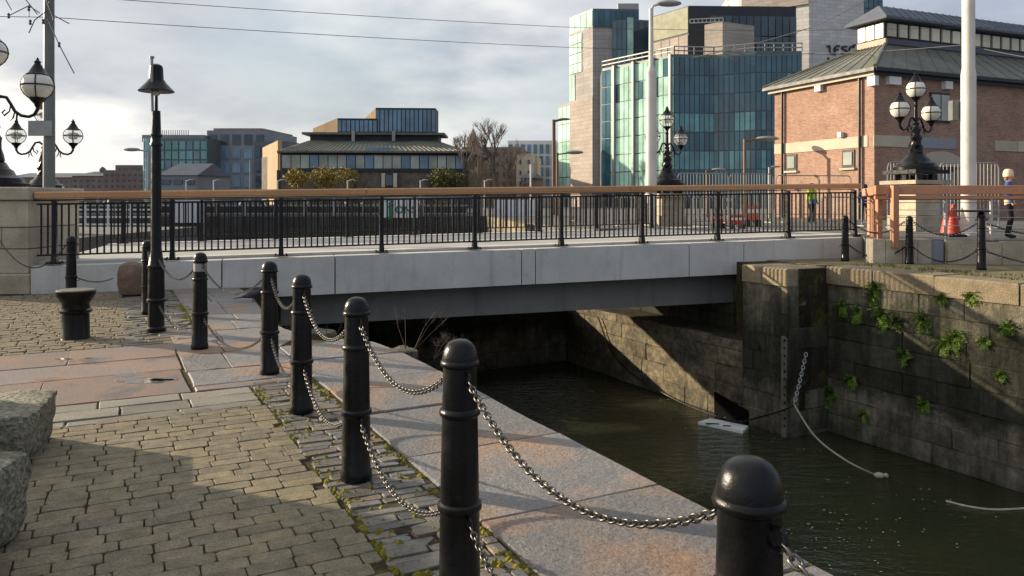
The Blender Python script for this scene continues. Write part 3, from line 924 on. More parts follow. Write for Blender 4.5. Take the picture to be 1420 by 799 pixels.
def make_railing(name, label, off, k0, k1, flip=1):
    root = thing(name, label, 'railing')
    H = 1.20
    ks = [k0 + i for i in range(int(round(k1 - k0)) + 1)]
    ztop = lambda k: zdeck(k) + 1.25
    bal_me = None
    for k in ks:
        p = bk(k, off, zdeck(k))
        mb = MB()
        mb.box((0, 0, 0.60), (0.075, 0.10, 1.10))
        mb.box((0, 0, 0.13), (0.10, 0.15, 0.20), top=0.78)
        if bal_me is None or True:
            po = mb.build('post', M['rail'], root, loc=p, rz=BRZ)
        pl = MB(); pl.box((0, 0, 0.012 + 0.022), (0.26, 0.22, 0.022)); 
        for ix in (-1, 1):
            for iy in (-1, 1):
                pl.lathe([(0.016, 0.045), (0.016, 0.07), (0.001, 0.078)], 6, (ix * 0.10, iy * 0.08, 0))
        pl.build('base_plate', M['rail'], po)
    # rails and balusters bay by bay
    ends = [ks[0] - 0.16] + ks
    for a, b in zip(ends[:-1], ends[1:]):
        for dz, w, h in ((0.185, 0.045, 0.03), (1.09, 0.05, 0.035)):
            mb = MB(); mb.bar(bk(a + .016, off, zdeck(a) + dz), bk(b - .016, off, zdeck(b) + dz), w, h)
            mb.build('bottom_rail' if dz < 1 else 'top_rail', M['rail'], root)
        n = int(round(17 * (b - a)))
        for i in range(1, n):
            k = a + (b - a) * i / n
            if bal_me is None:
                q = MB(); q.box((0, 0, 0), (0.029, 0.026, 0.875))
                bal_me = bpy.data.meshes.new('baluster'); bal_me.from_pydata(q.v, [], q.f); bal_me.materials.append(M['rail']); bal_me.update()
            link('baluster', bal_me, root, bk(k, off, zdeck(k) + 0.6375), BRZ)
    # timber handrail in lengths
    a = ends[0]
    while a < ks[-1] - 0.05:
        b = min(a + 3.0, ks[-1] + 0.08)
        mb = MB()
        A, B = bk(a + .004, off, ztop(a)), bk(b - .004, off, ztop(b))
        w, h, c = 0.075, 0.062, 0.014
        sec = [(-w + c, -h), (w - c, -h), (w, -h + c), (w, h - c * 1.6), (w - c * 1.6, h), (-w + c * 1.6, h), (-w, h - c * 1.6), (-w, -h + c)]
        vs = [(p.x + BN.x * x, p.y + BN.y * x, p.z + z) for p in (A, B) for x, z in sec]
        fs = [(i, i + 8, (i + 1) % 8 + 8, (i + 1) % 8) for i in range(8)] + [tuple(range(8)), tuple(range(15, 7, -1))]
        mb.add(vs, fs)
        mb.build('handrail', M['timber'], root)
        a = b
    fl = MB()
    fl.bar(bk(ends[0], off, zdeck(ends[0]) + 1.165), bk(ks[-1], off, zdeck(ks[-1]) + 1.165), 0.06, 0.02)
    fl.build('handrail_plate', M['rail'], root)
    return root
make_railing('bridge_railing', 'dark metal railing with timber handrail on the near side of the bridge', 0.2, -2, 7)
make_railing('bridge_railing', 'dark metal railing on the far side of the bridge, behind the near railing', BW - 0.2, -2, 6)
# ------------------------------------------------------------------ bollards and chains
def link_mesh(mb, c, t, roll, L, W, r):
    """one oval chain link, centre c, long axis t"""
    t = t.normalized()
    u = t.cross(Vector((0, 0, 1)))
    if u.length < 1e-4: u = Vector((1, 0, 0))
    u.normalize(); w = u.cross(t).normalized()
    a = u * math.cos(roll) + w * math.sin(roll)
    pts = []
    hl = L / 2 - W / 2
    for i in range(5):
        an = -math.pi / 2 + math.pi * i / 4
        pts.append(c + t * (hl + math.cos(an) * W / 2) + a * (math.sin(an) * W / 2))
    for i in range(5):
        an = math.pi / 2 + math.pi * i / 4
        pts.append(c + t * (-hl + math.cos(an) * W / 2) + a * (math.sin(an) * W / 2))
    mb.tube(pts, r, 5, closed=True)
lk = MB(); link_mesh(lk, Vector((0, 0, 0)), Vector((1, 0, 0)), 0, 0.0345, 0.0205, 0.0041)
LINK_ME = bpy.data.meshes.new('link'); LINK_ME.from_pydata(lk.v, [], lk.f); LINK_ME.materials.append(M['chain'])
LINK_ME.polygons.foreach_set('use_smooth', [True] * len(LINK_ME.polygons)); LINK_ME.update()
def chain(a, b, sag, label, separate, group='chains between bollards', pitch=0.0245, big=1.0, mat=None):
    a = Vector(a); b = Vector(b)
    n0 = 60
    cur = [a.lerp(b, i / n0) - Vector((0, 0, sag * 4 * (i / n0) * (1 - i / n0))) for i in range(n0 + 1)]
    acc = [0]
    for p, q in zip(cur[:-1], cur[1:]): acc.append(acc[-1] + (q - p).length)
    n = max(3, int(acc[-1] / (pitch * big)))
    root = None; mb = MB()
    if separate:
        root = thing('chain', label, 'chain', group=group)
    j = 0
    for i in range(n):
        d = acc[-1] * (i + 0.5) / n
        while j < n0 - 1 and acc[j + 1] < d: j += 1
        f = (d - acc[j]) / (acc[j + 1] - acc[j])
        p = cur[j].lerp(cur[j + 1], f); tn = (cur[j + 1] - cur[j]).normalized()
        roll = (i % 2) * math.pi / 2 + 0.5
        if separate:
            u = tn.cross(Vector((0, 0, 1))).normalized(); w = u.cross(tn).normalized()
            y = u * math.cos(roll) + w * math.sin(roll); z = tn.cross(y)
            o = link('link', LINK_ME, root)
            m = Matrix((tn, y, z)).transposed().to_4x4(); m.translation = p
            o.matrix_local = m
        else:
            link_mesh(mb, p, tn, roll, 0.0345 * big, 0.0205 * big, 0.0041 * big)
    if not separate:
        root = tag(mb.build('chain', mat or M['chain'], smooth=True), label, 'chain', group)
    return root

BOL_H = 1.05
bmb = MB()
bmb.lathe([(0.086, 0.0), (0.090, 0.005), (0.090, 0.045), (0.083, 0.06), (0.0795, 0.35), (0.0790, 0.365), (0.088, 0.374), (0.090, 0.386), (0.088, 0.398), (0.0785, 0.406), (0.072, 0.735),
           (0.0715, 0.742), (0.081, 0.750), (0.083, 0.760), (0.081, 0.770), (0.071, 0.778), (0.0668, 0.935), (0.0668, 0.940), (0.0765, 0.946), (0.0790, 0.955), (0.0765, 0.964), (0.0715, 0.969),
           (0.0705, 0.982), (0.0665, 1.003), (0.0585, 1.022), (0.046, 1.037), (0.03, 1.046), (0.013, 1.05), (0.001, 1.051)], 28)
BOL_ME = None
bol_group = 'black iron bollards along the quay'
eye = MB()
ring = [Vector((math.cos(i * math.pi / 5) * 0.022, 0, math.sin(i * math.pi / 5) * 0.022)) for i in range(10)]
eye.tube(ring, 0.006, 5, closed=True)
EYE_ME = bpy.data.meshes.new('chain_eye'); EYE_ME.from_pydata(eye.v, [], eye.f); EYE_ME.materials.append(M['iron']); EYE_ME.update()
def bollard(loc, label, dirs, scale=1.0):
    global BOL_ME
    root = thing('bollard', label, 'bollard', loc, 0, bol_group)
    root.rotation_euler = (random.uniform(-.008, .008), random.uniform(-.008, .008), random.uniform(0, 6.0) if not dirs else 0)
    if BOL_ME is None:
        o = bmb.build('shaft', M['iron'], root, smooth=True); BOL_ME = o.data
    else:
        o = link('shaft', BOL_ME, root)
    o.scale = (1, 1, scale)
    for dv in dirs:
        dv = Vector((dv[0], dv[1], 0)).normalized()
        for z, r in ((0.905, 0.082), (0.345, 0.094)):
            e = link('chain_eye', EYE_ME, root, (dv.x * r, dv.y * r, z * scale), math.atan2(dv.y, dv.x))
    return root
def v2(x, y): return Vector((x, y, 0))
B = [v2(0.512, 1.67), v2(-0.21, 3.09), v2(-0.90, 4.46), v2(-1.605, 5.88), v2(-2.255, 7.18), v2(-3.40, 8.40)]
LAMP = v2(-4.38, 9.5)
B7 = v2(-5.21, 11.04); B8 = v2(-5.95, 12.9)
BL = v2(-7.14, 12.5)
B0 = v2(1.23, 0.24)
seq = [B0] + B + [LAMP, B7, B8]
names = ['black bollard off the picture corner, chained to the nearest bollard', 'nearest black bollard, cut off by the bottom edge, water behind it', 'tall black bollard second nearest, its foot hidden below the picture', 'third bollard from the camera, between sett strip and coping', 'fourth bollard from the camera on the sett strip', 'fifth bollard from the camera, at the end of the sett strip', 'bollard with a silver band under its dome, on pink granite']
for i, p in enumerate(seq[:7]):
    dirs = []
    if i > 0: dirs.append(seq[i - 1] - p)
    if i < len(seq) - 1: dirs.append(seq[i + 1] - p)
    o = bollard(p, names[i], dirs)
    if i == 6:
        bd = MB(); bd.lathe([(0.0705, 0.845), (0.0695, 0.93)], 24)
        bd.build('silver_band', M['galv'], o, smooth=True)
bollard(B7, 'bollard standing close beside the bell lamp post, left of it', [LAMP - B7, B8 - B7])
bollard(B8, 'bollard just behind the bell lamp post near the bridge', [B7 - B8])
bollard(BL, 'lone bollard behind the flared mooring post, chained to the stone stub', [Vector((-1, .3, 0)), Vector((1, .3, 0))])
words = ['off-corner to nearest bollard', 'nearest to second bollard', 'second to third bollard', 'third to fourth bollard', 'fourth to fifth bollard', 'fifth bollard to silver banded bollard', 'silver banded bollard to lamp post', 'lamp post to the bollard beside it', 'last two bollards by the bridge']
for i in range(len(seq) - 1):
    a, b = seq[i], seq[i + 1]
    t_ = (b - a).normalized()
    for z, r, nm, sg in ((0.893, 0.10, 'upper', 0.20), (0.335, 0.112, 'lower', 0.19)):
        ln = (b - a).length
        chain(a + t_ * r + v2(0, 0) + Vector((0, 0, z)), b - t_ * r + Vector((0, 0, z)), sg * ln / 1.55, f'{nm} steel chain from {words[i]}' if i not in (8,) else f'{nm} steel chain between {words[i]}', i < 4)
chain(BL + Vector((-.1, .03, 0.9)), BL + Vector((-1.6, 0.6, 1.02)), 0.45, 'chain drooping from the lone bollard towards the stone pillar', False)
chain(BL + Vector((.1, .03, 0.36)), Vector((-6.62, 12.8, 0.33)), 0.06, 'short chain from the lone bollard to the red stone stub', False)

# bell lamp post
lamp = thing('lamp_post', 'slim black lamp post with bell shade rising between the bollards', 'lamp post', LAMP)
mb = MB()
mb.lathe([(0.115, 0), (0.115, 0.05), (0.095, 0.07), (0.092, 0.36), (0.112, 0.375), (0.112, 0.4), (0.098, 0.415), (0.094, 0.78), (0.105, 0.79), (0.105, 0.815), (0.09, 0.83), (0.068, 0.98), (0.062, 1.02), (0.058, 2.28), (0.072, 2.29), (0.072, 2.315), (0.060, 2.33), (0.060, 2.40), (0.072, 2.41), (0.072, 2.425), (0.056, 2.44), (0.048, 2.72), (0.02, 2.725), (0.018, 2.96)], 20)
mb.build('post', M['iron'], lamp, smooth=True)
mb = MB()
mb.lathe([(0.001, 2.955), (0.205, 2.955), (0.21, 2.963), (0.12, 3.06), (0.085, 3.11), (0.08, 3.24), (0.07, 3.275), (0.04, 3.295), (0.001, 3.30)], 24)
mb.build('bell_shade', M['iron'], lamp, smooth=True)
mb = MB(); mb.tube([(0, -0.095, 2.70), (0, -0.11, 2.95), (0, -0.115, 3.30), (0, -0.115, 3.355)], 0.016, 8); mb.lathe([(0.028, 3.345), (0.028, 3.37), (0.001, 3.372)], 10, (0, -0.115, 0))
mb.build('bracket', M['galv'], lamp, smooth=True)
mb = MB(); mb.sphere((0, 0, 2.95), 0.05, 12, 6)
mb.build('bulb_glass', M['white'], lamp, smooth=True)

# flared mooring post
mo = gnd(105, 469); mo = v2(mo.x, mo.y)
t_ = thing('mooring_bollard', 'squat black mooring bollard with a flared square rim', 'bollard', mo)
mb = MB(); mb.lathe([(0.155, 0), (0.15, 0.01), (0.145, 0.29), (0.175, 0.31), (0.18, 0.33), (0.15, 0.35), (0.145, 0.40), (0.155, 0.42), (0.2, 0.49), (0.215, 0.53), (0.215, 0.556), (0.205, 0.563), (0.19, 0.56), (0.001, 0.555)], 20)
mb.build('shaft', M['iron'], t_, smooth=True)
mb = MB(); mb.lathe([(0.206, 0.5635), (0.2, 0.571), (0.001, 0.572)], 20); mb.build('worn_top', pm('worn_iron_top', lin(112, 108, 92), 0.7), t_, smooth=True)

def boulder(name, label, cat, loc, L, W, H, mat, seed, rz=0, cut=0.08, rough=0.02, group=None, lean=0.0, res=9):
    """a dressed block with chipped edges: subdivided box, corners rounded, surface displaced"""
    r = random.Random(seed)
    from mathutils import noise as mn
    mb = MB()
    nx, ny, nz = max(3, int(res * L / max(L, W, H)) + 2), max(3, int(res * W / max(L, W, H)) + 2), max(3, int(res * H / max(L, W, H)) + 2)
    idx = {}
    def vert(i, j, k):
        key = (i, j, k)
        if key in idx: return idx[key]
        x, y, z = (i / nx - .5) * L, (j / ny - .5) * W, k / nz * H
        ex, ey, ez = L / 2 - cut, W / 2 - cut, H / 2 - cut
        cx, cy, cz = max(-ex, min(ex, x)), max(-ey, min(ey, y)), max(-ez, min(ez, z - H / 2))
        d = Vector((x - cx, y - cy, z - H / 2 - cz))
        if d.length > cut: d = d.normalized() * (cut + (d.length - cut) * 0.35)
        p = Vector((cx, cy, cz + H / 2)) + d
        q = p * 3.0 + Vector((seed * 3.1, seed, 0))
        dsp = mn.noise(q) * rough + mn.noise(q * 3.3) * rough * 0.7 + mn.noise(q * 8) * rough * 0.35
        dirn = (p - Vector((0, 0, H / 2))).normalized()
        p = p + dirn * dsp
        p.x -= lean * (H - p.z)
        idx[key] = len(mb.v); mb.v.append(tuple(p))
        return idx[key]
    def grid(n, m, fn):
        for i in range(n):
            for j in range(m):
                mb.f.append((fn(i, j), fn(i + 1, j), fn(i + 1, j + 1), fn(i, j + 1))); mb.mi.append(0)
    grid(nx, ny, lambda i, j: vert(i, j, nz)); grid(nx, ny, lambda i, j: vert(i, ny - j, 0))
    grid(nx, nz, lambda i, j: vert(i, 0, j)); grid(nx, nz, lambda i, j: vert(nx - i, ny, j))
    grid(ny, nz, lambda i, j: vert(nx, i, j)); grid(ny, nz, lambda i, j: vert(0, ny - i, j))
    return tag(mb.build(name, mat, None, smooth=True, loc=loc, rz=rz), label, cat, group)
boulder('stone_stub', 'short round-topped red granite stub at the foot of the bridge', 'stone', gnd(183, 410) + Vector((0, 0, -0.01)), 0.44, 0.44, 0.58, M['granite_base'], 3, 0.3, 0.2, 0.02)
# rough granite blocks at the picture edge, then two unseen shadow casters
boulder('granite_block', 'upper rough granite block at the picture edge, nearer to the pink slabs', 'stone block', (-3.80, 4.66, -0.01), 1.75, 0.72, 0.34, M['rock'], 5, 0.32, 0.05, 0.03, 'granite blocks at the picture edge', lean=0.20, res=44)
boulder('granite_block', 'lower rough granite block nearest to the picture corner', 'stone block', (-3.12, 3.16, -0.01), 1.7, 1.05, 0.41, M['rock'], 8, 0.10, 0.06, 0.03, 'granite blocks at the picture edge', lean=0.1, res=44)
boulder('granite_block', 'unseen granite block added on the lower block to cast shade', 'stone block', (-4.1, 3.05, 0.40), 1.1, 1.2, 0.55, M['rock'], 9, 0.05, 0.06, 0.03, 'granite blocks at the picture edge', res=14)  # out of view, added to cast shade over the near pavers
boulder('granite_block', 'unseen granite block added beyond the picture edge to shade the pavers', 'stone block', (-5.55, 4.62, -0.01), 1.25, 1.95, 1.35, M['rock'], 10, 0.0, 0.06, 0.03, 'granite blocks at the picture edge', res=14)  # invented tall caster, out of view, sets the edge of the foreground shadow

# stone pillar with lamp at the left
PIL = at(-12, 400, 14.35); PX, PY = PIL.x, PIL.y
pil = thing('stone_pillar', 'square pillar of pale stone courses with a cap, at the bridge end', 'pillar', (PX, PY, 0))
PWID = 1.64
hz = [(-0.05, 0.34, 1.70), (0.345, 0.77, 1.60), (0.775, 1.15, 1.60), (1.155, 1.62, 1.60), (1.625, 1.86, 1.74)]
for i, (z0, z1, w) in enumerate(hz):
    if i in (0, 4):
        mb = MB(); mb.box((0, 0, (z0 + z1) / 2), (w + .78, w, z1 - z0)); 
        o = mb.build('cap_stone' if i == 4 else 'plinth_stone', M['stone'], pil)
    else:
        cutx = [-w / 2 - .39, -0.05, 0.72, w / 2 + .39] if i % 2 == 0 else [-w / 2 - .39, 0.1, w / 2 + .39]
        for a, b in zip(cutx[:-1], cutx[1:]):
            o = slab('stone_block', M['stone'], pil, ((a + b) / 2, 0, (z0 + z1) / 2), (b - a - .012, w - random.uniform(0, .03), z1 - z0 - .012))
        continue
    bv = o.modifiers.new('bevel', 'BEVEL'); bv.width = 0.03; bv.segments = 2
slab('joint_core', M['dirt'], pil, (0, 0, 0.98), (2.30, 1.5, 1.3))

# ------------------------------------------------------------------ triple globe lamp standards
t = NT('milky_globe'); t.b.inputs['Transmission Weight'].default_value = 0.0
t.b.inputs['Subsurface Weight'].default_value = 0.35; t.b.inputs['Subsurface Radius'].default_value = (0.1, 0.1, 0.1)
M['milk'] = t.fin(t.ramp(t.noise(2, 3), [(0.3, lin(222, 218, 206)), (0.7, lin(236, 232, 220))]), 0.25, 0, None, 0.5)
t = NT('clear_globe'); t.b.inputs['Transmission Weight'].default_value = 0.92; t.b.inputs['IOR'].default_value = 1.12
M['clear'] = t.fin((0.8, 0.84, 0.86), 0.05, 0, None, 0.5)
t.b.inputs['Transmission Weight'].default_value = 0.0
tb_ = t.n('ShaderNodeBsdfTransparent'); mx_ = t.n('ShaderNodeMixShader'); mx_.inputs[0].default_value = 0.22
t.l(tb_.outputs[0], mx_.inputs[1]); t.l(t.b.outputs[0], mx_.inputs[2]); t.l(mx_.outputs[0], t.out.inputs[0])
def sphere_part(r, a0, a1, m=8):
    return [(max(r * math.cos(a0 + (a1 - a0) * i / m), 0.001), r * math.sin(a0 + (a1 - a0) * i / m)) for i in range(m + 1)]
def globe(root, x, y, z, clear):
    """globe, its iron hoops, cup and crown with finial"""
    r = 0.265
    mb = MB(); mb.lathe(sphere_part(r, -math.pi / 2, math.pi / 2, 12), 20, (x, y, z))
    gl = mb.build('globe', M['clear'] if clear else M['milk'], root, smooth=True)
    if clear:
        mb = MB(); mb.lathe([(0.001, -0.12), (0.1, -0.1), (0.15, -0.02), (0.17, 0.05), (0.12, 0.09), (0.001, 0.11)], 14, (x, y, z)); mb.build('inner_lamp', M['milk'], gl, smooth=True)
    mb = MB()
    n = 20
    mb.tube([(x + math.cos(2 * math.pi * i / n) * (r + .006), y + math.sin(2 * math.pi * i / n) * (r + .006), z) for i in range(n)], 0.014, 5, closed=True)
    for a in (0.4, 0.4 + math.pi / 2):
        mb.tube([(x + math.cos(a) * math.cos(q) * (r + .006), y + math.sin(a) * math.cos(q) * (r + .006), z + math.sin(q) * (r + .006)) for q in [2 * math.pi * i / n for i in range(n)]], 0.012, 5, closed=True)
    mb.build('globe_frame', M['iron'], root, smooth=True)
    mb = MB()
    mb.lathe([(0.19, 0.18), (0.2, 0.2), (0.15, 0.24), (0.1, 0.33), (0.055, 0.40), (0.05, 0.42), (0.065, 0.44), (0.03, 0.47), (0.02, 0.5), (0.001, 0.53)], 14, (x, y, z))
    mb.build('crown', M['iron'], root, smooth=True)
    mb = MB(); mb.lathe([(0.02, -0.42), (0.05, -0.38), (0.06, -0.34), (0.1, -0.30), (0.15, -0.235), (0.13, -0.22)], 14, (x, y, z))
    mb.build('cup', M['iron'], root, smooth=True)
def triple_lamp(label, loc, rz, clear, arm=0.86, zs=1.72, zc=2.36):
    root = thing('lamp_standard', label, 'street lamp', loc, rz, 'ornate triple globe lamp standards')
    mb = MB()
    mb.lathe([(0.62, 0), (0.62, 0.08), (0.55, 0.1), (0.52, 0.18), (0.40, 0.24), (0.36, 0.32), (0.30, 0.36), (0.24, 0.46), (0.20, 0.5)], 16)
    mb.build('base', M['iron'], root, smooth=True)
    mb = MB()
    # twisted fish-tail shaft
    n = 14; prev = None
    prof = [(0.21, 0.5), (0.17, 0.62), (0.19, 0.72), (0.14, 0.84), (0.16, 0.94), (0.115, 1.06), (0.125, 1.14), (0.09, 1.24), (0.075, 1.34)]
    vs = []; fs = []
    for j, (r, z) in enumerate(prof):
        for i in range(n):
            a = 2 * math.pi * i / n + j * 0.25
            rr = r * (1 + 0.18 * math.cos(3 * (a - j * 0.8)))
            vs.append((rr * math.cos(a), rr * math.sin(a), z))
    for j in range(len(prof) - 1):
        for i in range(n):
            k = (i + 1) % n
            fs.append((j*n+i, j*n+k, (j+1)*n+k, (j+1)*n+i))
    mb.add(vs, fs)
    mb.lathe([(0.09, 1.32), (0.1, 1.36), (0.06, 1.40), (0.05, zc - 0.52), (0.08, zc - 0.5), (0.05, zc - 0.46), (0.05, zc - 0.36)], 12)
    mb.build('shaft', M['iron'], root, smooth=True)
    for s_ in (-1, 1):
        mb = MB()
        pts = [(0.03, 1.42), (0.16, 1.52), (0.28, 1.5), (0.36, 1.38), (0.44, 1.24), (0.56, 1.16), (0.7, 1.14), (0.8, 1.18), (0.855, 1.27), (0.86, 1.36)]
        mb.tube([(s_ * x * arm / 0.86, 0, z + zs - 1.72) for x, z in pts], [0.03, 0.034, 0.03, 0.03, 0.03, 0.03, 0.03, 0.032, 0.034, 0.03], 8)
        mb.tube([(s_ * x, 0, z + zs - 1.72) for x, z in [(0.36, 1.38), (0.33, 1.24), (0.24, 1.16), (0.2, 1.22), (0.25, 1.27)]], 0.017, 6)
        mb.tube([(s_ * x, 0, z + zs - 1.72) for x, z in [(0.44, 1.26), (0.40, 1.12), (0.34, 1.05)]], [0.018, 0.016, 0.004], 6)
        mb.tube([(s_ * x, 0, z + zs - 1.72) for x, z in [(0.48, 1.22), (0.47, 1.10), (0.50, 1.02)]], [0.018, 0.016, 0.004], 6)
        mb.build('arm', M['iron'], root, smooth=True)
        globe(root, s_ * arm, 0, zs, clear)
    globe(root, 0, 0, zc, clear)
    return root
triple_lamp('black lamp standard with milky globes on the stone pillar at the picture edge', (PX, PY, 1.862), 0.0, False, zs=1.90, zc=2.52)
L2 = at(62, 265, 24.0)
triple_lamp('black triple lamp with clear globes in front of the grey tram pole', L2, 0.05, True)
L3 = at(925, 257, 28.0)
triple_lamp('black triple lamp with clear globes before the glass office building', L3, 0.75, True)
L4 = at(1270, 236, 22.5)
triple_lamp('black triple lamp with milky globes before the brick building', L4, 0.6, False)
def pedestal(label, p, w, z0, mat, nb=3):
    root = thing('lamp_pedestal', label, 'pedestal', (p.x, p.y, z0), 0.3)
    H = p.z - z0 - 0.003
    n = nb; hb_ = H - 0.42
    for i in range(n):
        ww = w * (0.92 if i == 0 else 0.78)
        slab('pedestal_stone', mat, root, (0, 0, hb_ * (i + .5) / n), (ww, ww, hb_ / n - 0.01))
    slab('pedestal_cap', mat, root, (0, 0, hb_ + .06), (w * 1.18, w * 1.18, .11))
    for i in range(8):
        a = i * math.pi / 4 + .2
        slab('short_leg', M['iron'], root, (math.cos(a) * w * .42, math.sin(a) * w * .42, hb_ + .205), (.13, .13, .17), a)
    slab('top_slab', M['iron'], root, (0, 0, H - .06), (w * 1.08, w * 1.08, .11))
    return root
pedestal('dark stone pedestal under the lamp by the grey tram pole', L2, 1.1, 0.60, M['flag'])
pedestal('beige stone pedestal under the lamp before the glass building', L3, 1.15, STREET_Z, M['stone'])
pedestal('beige stone pedestal under the lamp before the brick building', L4, 1.15, STREET_Z, M['stone'])

# ------------------------------------------------------------------ poles and wires
def pole(name, label, cat, base, h, r0, r1, mat, group=None):
    root = thing(name, label, cat, base, 0, group)
    mb = MB(); mb.lathe([(r0 * 1.5, 0), (r0 * 1.5, 0.05), (r0, 0.08), (r0, h * 0.45), (r1, h * 0.47), (r1, h)], 16)
    mb.build('shaft', mat, root, smooth=True)
    return root
TPL = at(68, 266, 20.5); TPL.z = 0.60
tp = pole('tram_pole', 'tall grey tram wire pole behind the lamps at the left', 'pole', TPL, 9.0, 0.145, 0.13, M['polegrey'])
TPR = at(1343, 300, 19.5); TPR.z = STREET_Z
tr = pole('tram_pole', 'tall cream tram wire pole in front of the brick building', 'pole', TPR, 9.0, 0.175, 0.15, M['polecream'])
slab('control_box', M['polegrey'], tr, (-0.16, 0.22, 1.6 + (280 - 152) / F * 19.5 - STREET_Z), (0.34, 0.2, 0.5))
slab('notice_plate', M['galv'], tp, (-0.12, -0.19, 1.6 + (280 - 178) / F * 20.3 - 0.6), (0.62, 0.03, 0.40))
SL = at(903, 262, 27.0); SL.z = STREET_Z
sl = thing('street_light', 'tall cream street light with an oval head before the glass building', 'street light', SL)
hS = 1.6 + (280 - 12) / F * 27 - STREET_Z
mb = MB(); mb.lathe([(0.24, 0), (0.24, 0.06), (0.2, 0.1), (0.185, 5.3), (0.15, 5.5), (0.09, 5.6), (0.075, hS)], 14); mb.tube([(0, 0, hS - .05), (0.08, 0, hS + 0.1), (0.3, 0, hS + 0.16)], 0.045, 8)
mb.build('shaft', M['polecream'], sl, smooth=True)
mb = MB(); mb.sphere((0.62, 0, hS + 0.18), 0.45, 16, 8, (1, 0.5, 0.24)); mb.build('lamp_head', M['galv'], sl, smooth=True)

def wire(label, pts, r, sag=0.0, mat=None):
    full = []
    for a, b in zip(pts[:-1], pts[1:]):
        a = Vector(a); b = Vector(b)
        for i in range(12):
            f = i / 12
            full.append(a.lerp(b, f) - Vector((0, 0, sag * 4 * f * (1 - f))))
    full.append(Vector(pts[-1]))
    mb = MB(); mb.tube(full, r, 5)
    return tag(mb.build('tram_wire', mat or M['wire']), label, 'wire', 'tram overhead wires')
M['wire'] = pm('weathered_wire', lin(92, 92, 92), 0.6, 0.2, 0.1, 3, 0.05, 30, 0)
wire('upper tram wire running from the top edge towards the glass building', [at(60, -8, 20.5), at(790, 38, 30), at(1130, 42, 36), at(1700, 30, 50)], 0.010, 0.05)
wire('lower tram wire running from the grey pole towards the glass building', [at(-400, 8, 18), at(68, 24, 20.5), at(790, 66, 30), at(1420, 80, 44)], 0.010, 0.05)
wire('slanting tram span wire crossing before the glass building to the top edge', [at(960, 80, 31), at(1120, 40, 27), at(1210, -6, 24)], 0.017, 0.06)
wire('long thin wire crossing in front of the brick roof', [at(935, 78, 33), at(1130, 74, 30), at(1340, 62, 20), at(1500, 90, 16)], 0.010, 0.05)
br = thing('wire_bracket', 'bunch of loose span wires and insulators at the grey tram pole', 'wires', (0, 0, 0))
for pts in ([(66, 26), (82, 62), (103, 102)], [(62, -5), (72, 20), (96, 33)], [(66, 14), (48, 28), (40, 46)], [(12, 22), (40, 8), (55, 18)], [(68, 2), (74, 28)], [(8, 0), (16, 14)], [(36, 0), (52, 20)], [(40, 6), (40, 23)]):
    mb = MB(); mb.tube([at(x, y, 20.2 - 0.02 * i) for i, (x, y) in enumerate(pts)], 0.014, 5)
    mb.build('span_wire', M['wire'], br)
for x, y in ((82, 62), (42, 31), (40, 12), (60, 30), (12, 22)):
    mb = MB(); p = at(x, y, 20.15); mb.lathe([(0.02, -.07), (.04, -.03), (.02, 0), (.04, .03), (.02, .07)], 8, p)
    mb.build('insulator', M['wire'], br, smooth=True)
# ------------------------------------------------------------------ buildings
M['curtain'] = m_glass('sunlit_green_curtain_glass', lin(182, 222, 204), 0.07, 0.14, 0.7)  # paler copy of the office glass, sunlight put into its colour
M['curtain3'] = m_glass('teal_spandrel_glass', lin(98, 152, 156), 0.05, 0.25, 0.8)  # on the office, carries the shade in the lighter bands of its dark faces
M['curtain2'] = m_glass('shaded_teal_curtain_glass', lin(58, 98, 112), 0.05, 0.3, 0.8)  # darker copy of the same office glass, shade put into its colour
M['darkglass'] = m_glass('dark_office_glass', lin(58, 74, 84), 0.06, 0.35, 0.7)
M['blueglass'] = m_glass('blue_grey_glass', lin(104, 134, 156), 0.06, 0.2, 0.7)
M['paleglass'] = m_glass('pale_office_glass', lin(170, 178, 166), 0.1, 0.25, 0.6)
M['lantern'] = m_glass('lantern_glass', lin(222, 212, 184), 0.15, 0.12, 0.5)  # pale cream colour stands in for the reflection on the panes
M['mullion'] = pm('mullion_metal', lin(96, 104, 104), 0.5, 0.2, 0.1, 1, 0.05, 20, 0)
M['darkclad'] = pm('black_cladding', lin(52, 56, 62), 0.6, 0, 0.15, 0.5, 0.08, 10, 0)
M['greenclad'] = pm('olive_cladding', lin(124, 124, 98), 0.6, 0, 0.15, 0.5, 0.06, 10, 0)
def m_ashlar(name, col, rot):
    t = NT(name)
    v = t.mapping(t.pos, (1, 1, 1), (0, 0, rot)); sx = t.n('ShaderNodeSeparateXYZ'); t.l(v, sx.inputs[0])
    cm = t.n('ShaderNodeCombineXYZ'); t.l(sx.outputs['X'], cm.inputs[0]); t.l(sx.outputs['Z'], cm.inputs[1])
    b = t.n('ShaderNodeTexBrick'); b.inputs['Scale'].default_value = 1; b.inputs['Brick Width'].default_value = 1.5; b.inputs['Row Height'].default_value = 0.62; b.inputs['Mortar Size'].default_value = 0.02
    b.inputs['Color1'].default_value = (*[x * 1.06 for x in col], 1); b.inputs['Color2'].default_value = (*[x * 0.9 for x in col], 1); b.inputs['Mortar'].default_value = (*[x * 0.55 for x in col], 1)
    t.l(cm.outputs[0], b.inputs['Vector'])
    c = t.mix(1.0, b.outputs['Color'], t.ramp(t.noise(0.3, 5, 0.65), [(0.3, 0.85), (0.7, 1.12)]), 'MULTIPLY')
    return t.fin(c, 0.85, 0, None, 0.3)
M['ashlar'] = m_ashlar('panel_stone', lin(168, 162, 158), 0.0)
M['ashlar_side'] = m_ashlar('panel_stone_side', lin(176, 164, 154), math.radians(60))
M['slate'] = pm('grey_green_roof_metal', lin(104, 104, 94), 0.6, 0.0, 0.3, 0.6, 0.2, 6, 0.0, 0.01, 0.05, stretch=(1, 1, 0.4))
